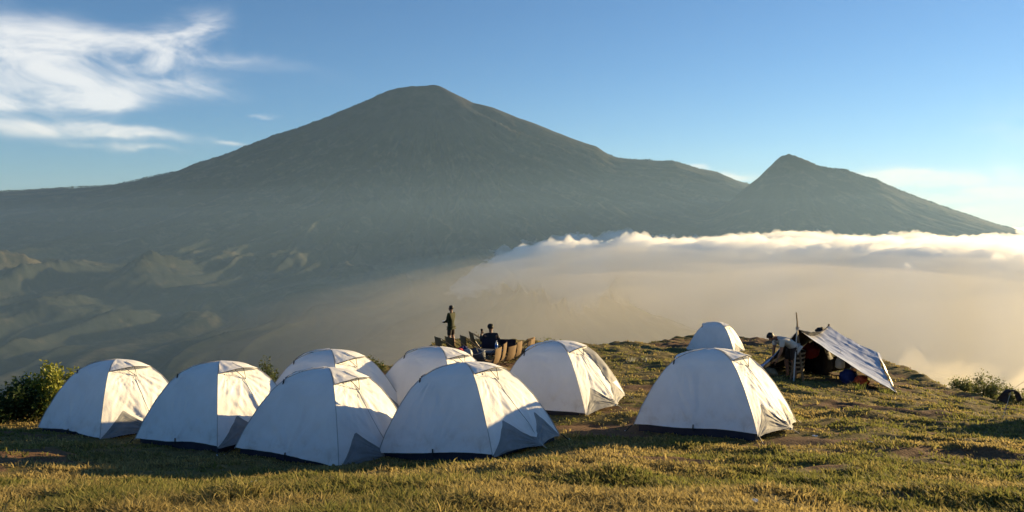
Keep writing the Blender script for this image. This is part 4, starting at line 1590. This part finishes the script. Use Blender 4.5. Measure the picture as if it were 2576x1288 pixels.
# ================================================================== TARP SHELTER
M['tarp'] = material('silver_blue_tarp', (0.43, 0.45, 0.52), 0.34, var=0.12, vscale=3.0, bump=0.6, bscale=9.0, spec=0.7)
for nd_ in M['tarp'].node_tree.nodes:
    if nd_.type == 'BUMP':
        nd_.inputs['Distance'].default_value = 0.018
M['tarp_blue'] = material('blue_tarp_back', (0.10, 0.16, 0.38), 0.45, var=0.25, vscale=3, bump=0.4, bscale=9)
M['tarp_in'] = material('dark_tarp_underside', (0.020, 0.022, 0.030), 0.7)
M['bamboo'] = material('weathered_pole', (0.20, 0.125, 0.06), 0.7, var=0.4, vscale=12, bump=0.3)
SH = empty('tarp_shelter', P(2010, 960, 21.5))
tag(SH, 'open fronted shelter of shiny blue silver tarp on wooden poles', 'shelter')
SHM = Matrix.Translation(-SH.location)


def sl(p):
    return SHM @ Vector(p)


pA, pB = P(2010, 829, 21.8), P(2085, 820, 24.2)
pD, pD2 = P(2256, 988, 20.3), P(2206, 886, 23.2)
pE = P(1894, 932, 21.9)
pE2 = Vector((pE.x + 1.9, pE.y + 3.0, 0))
pE2.z = gz(pE2.x, pE2.y) + 0.1


def sheet(nm, a, b, c, d, m_, nu, nv, sag, seed, crk, off=0.0):
    """a-b the ridge, c-d the foot"""
    v = []
    nrm = (b - a).cross(c - a).normalized()
    if nrm.z < 0:
        nrm = -nrm
    for j in range(nv + 1):
        t_ = j / nv
        for i in range(nu + 1):
            s = i / nu
            p = (a * (1 - s) + b * s) * (1 - t_) + (c * (1 - s) + d * s) * t_
            w_ = math.sin(math.pi * s)
            k = -sag * w_ * (1 - 0.6 * t_) - 0.05 * math.sin(math.pi * t_)
            k += crk * float(ridged(np.array(s * 5.0 + 0.6 * t_ + seed), np.array(t_ * 0.8 - 0.3 * s), seed, 3) - 0.55) * min(1, 6 * s, 6 * (1 - s))
            k += crk * 0.5 * float(fbm(np.array(s * 7.0), np.array(t_ * 5.0), seed + 2, 3))
            v.append(sl(p + nrm * (k + off) + Vector((0, 0, -0.5 * sag * w_ * (1 - t_) ** 2))))
    f = [(j * (nu + 1) + i, j * (nu + 1) + i + 1, (j + 1) * (nu + 1) + i + 1, (j + 1) * (nu + 1) + i) for j in range(nv) for i in range(nu)]
    return mesh(nm, v, f, m_, SH)


sheet('roof_sheet', pA, pB, pD, pD2, M['tarp'], 60, 52, 0.17, 5, 0.06)
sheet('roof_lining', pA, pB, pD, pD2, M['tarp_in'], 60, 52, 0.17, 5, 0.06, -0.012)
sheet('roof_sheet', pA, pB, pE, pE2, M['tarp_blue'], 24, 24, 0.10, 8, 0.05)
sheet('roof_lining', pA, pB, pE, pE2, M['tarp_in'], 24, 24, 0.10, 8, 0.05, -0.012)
# turned up blue hem at the foot of the left sheet, and lip of the right one
h0, h1 = pE.copy(), P(1972, 868, 21.7)
v, f = [], []
for i in range(17):
    s = i / 16
    p = h0 * (1 - s) + h1 * s + Vector((0, 0, -0.09 * math.sin(math.pi * s)))
    for k in range(4):
        v.append(sl(p + Vector((-0.035 - 0.075 * k, -0.08 - 0.10 * k, 0.05 - 0.045 * k + 0.012 * math.sin(i * 1.9 + k)))))
    if i:
        for k in range(3):
            f.append(((i - 1) * 4 + k, i * 4 + k, i * 4 + k + 1, (i - 1) * 4 + k + 1))
mesh('hem', v, f, M['tarp_blue'], SH)
v, f = [], []
for i in range(17):
    s = i / 16
    p = pD * (1 - s) + pD2 * s
    for k in range(3):
        v.append(sl(p + Vector((0.03 * k, -0.02 * k, 0.0 - 0.085 * k * (1 - 0.75 * s) + 0.02 * math.sin(i * 1.3)))))
    if i:
        for k in range(2):
            f.append(((i - 1) * 3 + k, (i - 1) * 3 + k + 1, i * 3 + k + 1, i * 3 + k))
mesh('hem', v, f, M['tarp'], SH)
# dark sheets added behind the far gable to deepen the shade inside
gf = Vector((pB.x - 0.15, pB.y - 0.1, gz(pB.x, pB.y)))
mesh('shade_sheet', [sl(q) for q in (pB + Vector((-.03, 0, 0)), pB * .5 + pE2 * .5 + Vector((0, 0, 0.05)), pE2, pE2 * .5 + gf * .5 + Vector((0, .1, 0)), gf)], [(0, 1, 2, 3, 4)], M['tarp_in'], SH)
mesh('shade_sheet', [sl(q) for q in (gf, pD2 + Vector((-.1, .1, -.35)), pD2 + Vector((-.1, .1, -.02)), pB * .35 + pD2 * .65 + Vector((-.05, .1, -.25)), gf + Vector((0, 0, .45)))], [(0, 1, 2, 3, 4)], M['tarp_in'], SH)
MB().tube([sl(pB + Vector((0, 0, 0.06))), sl(Vector((pB.x, pB.y, gz(pB.x, pB.y) - 0.1)))], 0.028, 6).build('pole', M['bamboo'], SH)
top = P(2003, 786, 21.7)
ft1 = P(1986, 962, 21.1)
ft1.z = gz(ft1.x, ft1.y) - 0.1
ft2 = P(2022, 960, 21.1)
ft2.z = gz(ft2.x, ft2.y) - 0.1
jn = P(2006, 833, 21.68)
MB().tube([sl(top), sl(top * .55 + jn * .45 + Vector((.012, 0, 0))), sl(jn), sl(jn * .5 + ft1 * .5 + Vector((0.03, 0, 0))), sl(ft1)], 0.016, 6, 0.030).build('pole', M['bamboo'], SH)
MB().tube([sl(jn + Vector((0, 0.03, 0.08))), sl(ft2)], 0.024, 6, 0.034).build('pole', M['bamboo'], SH)
ft3 = ft1 + Vector((0.07, -0.1, 0))
MB().tube([sl(jn + Vector((-0.02, -0.03, 0.05))), sl(ft3)], 0.016, 6, 0.020).build('pole', M['cord'], SH)
for k in range(4):
    MB().tube([sl(jn + Vector((0.045 * math.cos(a), 0.045 * math.sin(a), 0.05 + 0.02 * k + 0.01 * math.sin(a)))) for a in np.linspace(0, 6.283, 10)], 0.007, 4).build('lashing', M['cord'], SH)
MB().tube([sl(pD), sl(pD + Vector((0.28, -0.25, -0.16)))], 0.008, 4).build('guy_line', M['cord'], SH)
MB().tube([sl(jn), sl(P(1700, 1010, 19.0) * 0 + Vector((pE.x - 0.3, pE.y - 0.9, gz(pE.x - .3, pE.y - .9))))], 0.005, 4).build('guy_line', M['cord'], SH)

# gear under the tarp
zsh = lambda x, y: gz(x, y)
bundle('rucksack', 2052, 24.0, (0.26, 0.2, 0.42), M['darkcloth'], 31, 'black rucksack standing in the dark under the tarp', 'rucksack', 0.1)
bundle('rucksack', 2072, 23.4, (0.30, 0.24, 0.52), M['darkcloth'], 33, 'tall black pack standing behind the hanging white jug', 'rucksack', 0.0)
bundle('rucksack', 2030, 24.6, (0.24, 0.2, 0.34), M['dark_jacket'], 35, 'low dark pack behind the striped basket', 'rucksack', 0.0)
bundle('sack', 2136, 21.4, (0.24, 0.2, 0.21), M['blue'], 36, 'blue sack standing under the low side of the tarp', 'sack')
bundle('sack', 2167, 21.0, (0.25, 0.17, 0.14), material('orange_sack_cloth', (0.5, 0.07, 0.02), 0.7, var=0.3, bump=0.4), 37, 'orange red sack beside the blue sack', 'sack', 0.10)
bundle('sack', 2168, 20.9, (0.28, 0.18, 0.11), M['dark_jacket'], 38, 'dark blue bag lying under the orange sack', 'bag', -0.05)
bundle('sack', 2040, 22.6, (0.22, 0.2, 0.2), material('dark_red_cloth', (0.22, 0.015, 0.01), 0.8, var=0.3), 39, 'dark red cloth bundle on top of the black packs', 'bundle', 0.62)
bundle('sack', 1930, 21.6, (0.26, 0.2, 0.13), M['khaki'], 40, 'khaki sack on the ground under the blue tarp hem', 'sack')
bundle('bundle', 2063, 24.4, (0.16, 0.14, 0.10), M['darkcloth'], 41, 'dark bundle lashed on the tarp ridge by the rear pole', 'bundle', 0.0, z=P(2060, 838, 24.4).z)
# carrying basket of pale hoops
x, y = at_px(2004, 22.2)
bk = empty('hoop_basket', (x, y, gz(x, y)))
tag(bk, 'tall carrying basket with pale curved hoops between the poles', 'basket')
M['cane'] = material('pale_cane', (0.36, 0.30, 0.2), 0.7, var=0.3)
MB().lathe([(0.16, 0.0), (0.20, 0.1), (0.235, 0.62), (0.22, 0.62), (0.18, 0.1)], 20).build('basket_wall', material('dark_wicker', (0.05, 0.035, 0.02), 0.9, var=0.4, vscale=20, bump=0.5), bk, True)
for k in range(5):
    z_ = 0.07 + 0.125 * k
    r_ = 0.205 + 0.010 * k
    pts = [(r_ * math.cos(a), r_ * math.sin(a), z_ + 0.03 * math.sin(a + 0.6)) for a in np.linspace(0, 6.283, 22)]
    o_ = MB()
    for q in range(21):
        a_, b_ = pts[q], pts[q + 1]
        o_.add([a_, b_, (b_[0] * 1.03, b_[1] * 1.03, b_[2] + 0.05), (a_[0] * 1.03, a_[1] * 1.03, a_[2] + 0.05)], [(0, 1, 2, 3)])
    o_.build('hoop', M['cane'], bk)
# hanging jug and pots
x, y = at_px(2113, 21.6)
jg = empty('plastic_jug', P(2113, 926, 22.3))
tag(jg, 'white translucent plastic jug hanging under the tarp', 'jug')
MB().lathe([(0.10, 0.0), (0.13, 0.03), (0.13, 0.19), (0.10, 0.25), (0.04, 0.28), (0.035, 0.31)], 16).build('jug_body', M['clear'], jg, True)
MB().tube([(-0.10, 0, 0.24), (-0.07, 0, 0.33), (0.05, 0, 0.33), (0.10, 0, 0.24)], 0.012, 5).build('handle', M['white'], jg)
MB().tube([(0, 0, 0.33), (0.02, 0, 0.50)], 0.005, 4).build('cord', M['cord'], jg)
pt_ = empty('cooking_pot', P(2148, 934, 21.9))
tag(pt_, 'shiny metal cooking pot catching the light under the tarp', 'pot')
MB().lathe([(0.07, 0.0), (0.085, 0.01), (0.09, 0.10), (0.097, 0.105), (0.085, 0.10), (0.07, 0.02)], 16).build('pot_body', M['steel'], pt_, True)
MB().tube([(-0.09, 0, 0.10), (0, 0, 0.20), (0.09, 0, 0.10)], 0.005, 4).build('handle', M['steel'], pt_)
shf = empty('camp_shelf', P(2125, 968, 22.0))
shf.location.z = gz(shf.location.x, shf.location.y)
tag(shf, 'rough wooden kitchen stand carrying pot and jug', 'stand')
topz = P(2130, 940, 22.0).z - shf.location.z
MB().box((0.05, 0, topz - 0.02), (0.85, 0.40, 0.03)).build('shelf_board', M['bamboo'], shf)
for sx in (-0.3, 0.42):
    for sy in (-0.15, 0.15):
        MB().tube([(sx, sy, topz - 0.03), (sx * 1.05, sy, -0.1)], 0.02, 5).build('leg', M['bamboo'], shf)

# bending person
x, y = at_px(1994, 21.55)
T = dict(pelvis=(0, 0, .88), waist=(0, .13, .98), chest=(0, .34, 1.08), neckbase=(0, .49, 1.12), neck=(0, .55, 1.12), skull=(0, .645, 1.135), crown=(0, .69, 1.165),
         shoulderL=(-.18, .42, 1.06), elbowL=(-.2, .46, .78), wristL=(-.14, .54, .55), palmL=(-.12, .57, .48),
         shoulderR=(.18, .42, 1.06), elbowR=(.2, .44, .78), wristR=(.14, .50, .55), palmR=(.12, .53, .48),
         hipL=(-.09, 0.0, .84), kneeL=(-.10, .06, .46), ankleL=(-.11, -.03, .08), toeL=(-.13, .12, .035),
         hipR=(.09, 0.0, .84), kneeR=(.12, .12, .46), ankleR=(.13, .06, .08), toeR=(.15, .21, .035))
person('person', 'person in pale grey shirt bending down beside the shelter poles', (x, y, gz(x, y)), R(102), T, 1.03,
       M['skin'], M['hair'], M['grey_shirt'], M['dark_shorts'], 'short', 'short', shoes=M['black'], fwd=(0, 0.6, -0.8))

# ================================================================== hanging garment and cord, litter, stones
hp = P(2544, 982, 15.5)
cd0 = P(2700, 870, 16.5)
stake = empty('line_stake', (cd0.x, cd0.y, gz(cd0.x, cd0.y)))
tag(stake, 'wooden stake out of view holding up the washing cord', 'stake')
MB().tube([(0, 0, -0.15), (0.01, 0, (cd0.z - stake.location.z) * 0.5), (0, 0, cd0.z - stake.location.z + 0.05)], 0.025, 6).build('stake_pole', M['bamboo'], stake)
pegp = Vector((hp.x - 0.35, hp.y - 0.3, gz(hp.x - 0.35, hp.y - 0.3)))
lo = MB().tube([cd0, (cd0 + hp) / 2 + Vector((0, 0, -.02)), hp, hp * 0.5 + pegp * 0.5, pegp], 0.005, 4).build('washing_cord', M['cord'])
tag(lo, 'thin pale cord stretched down to the ground through the hanging garment', 'cord')
v, f = [], []
n1_, n2_ = 16, 7
for i in range(n1_ + 1):
    s = -1 + 2 * i / n1_
    for j in range(n2_ + 1):
        t_ = j / n2_ - 0.5
        sg, q_ = (1 if s > 0 else -1), abs(s)
        cx_, cz_ = 0.24 * sg * q_ ** 0.75, -0.27 * q_ ** 1.7
        ta = Vector((0.18 * q_ ** -0.25 if q_ > 0.01 else 1.0, 0, -0.46 * q_ ** 0.7 * sg)).normalized()
        wd_ = (0.03 + (0.22 if sg < 0 else 0.12) * q_ ** 0.8) * t_
        v.append((cx_ - ta.z * wd_, 0.03 * math.sin(6 * s + 5 * t_) + 0.08 * s, cz_ + ta.x * wd_))
for i in range(n1_):
    for j in range(n2_):
        f.append((i * (n2_ + 1) + j, i * (n2_ + 1) + j + 1, (i + 1) * (n2_ + 1) + j + 1, (i + 1) * (n2_ + 1) + j))
gm = mesh('hanging_garment', v, f, material('dark_garment', (0.035, 0.03, 0.032), 0.8, var=0.3, bump=0.4))
gm.location = hp + Vector((0, 0, 0.0))
gm.rotation_euler = (0, 0, R(-12))
gm.scale = (0.8, 0.8, 0.8)
so_ = gm.modifiers.new('thick', 'SOLIDIFY')
so_.thickness = 0.012
tag(gm, 'dark garment hung over the washing cord past the slope shrubs', 'garment')

rr = random.Random(4)
M['paper'] = material('white_paper', (0.72, 0.72, 0.7), 0.8)
LIT = [(1898, 1275, 0.03, 'crumpled white paper scrap on the nearest grass'), (1700, 907, 0.08, 'pale scrap of litter left of the lone tent near the crest'),
       (2050, 1105, 0.03, 'tiny pale scrap lying in the grass past the lone tent'), (640, 1225, 0.035, 'tiny grey scrap lying in the shade before the front row'), (2000, 897, 0.06, 'pale scrap beside the blue tarp hem'),
       (2190, 1120, 0.03, 'tiny pale scrap in the long shadow on the slope')]
for (px, py, sz, lb) in LIT:
    # walk along the ray to the ground
    Yq = None
    for Y in np.arange(4.0, 40, 0.05):
        p = P(px, py, Y)
        if p.z < gz(p.x, p.y):
            Yq = Y
            break
    if Yq is None:
        continue
    m_ = MB()
    vv = []
    for i in range(5):
        for j in range(4):
            vv.append(((i - 2) * sz * 0.6 + rr.uniform(-.2, .2) * sz, (j - 1.5) * sz * 0.45 + rr.uniform(-.2, .2) * sz, rr.uniform(0.2, 1.0) * sz * 0.7 + 0.03))
    m_.add(vv, [(i * 4 + j, i * 4 + j + 1, (i + 1) * 4 + j + 1, (i + 1) * 4 + j) for i in range(4) for j in range(3)])
    o = m_.build('litter', M['paper'])
    o.location = (p.x, p.y, gz(p.x, p.y))
    o.rotation_euler = (0, 0, rr.uniform(0, 3))
    tag(o, lb, 'litter', 'scraps of litter on the turf')
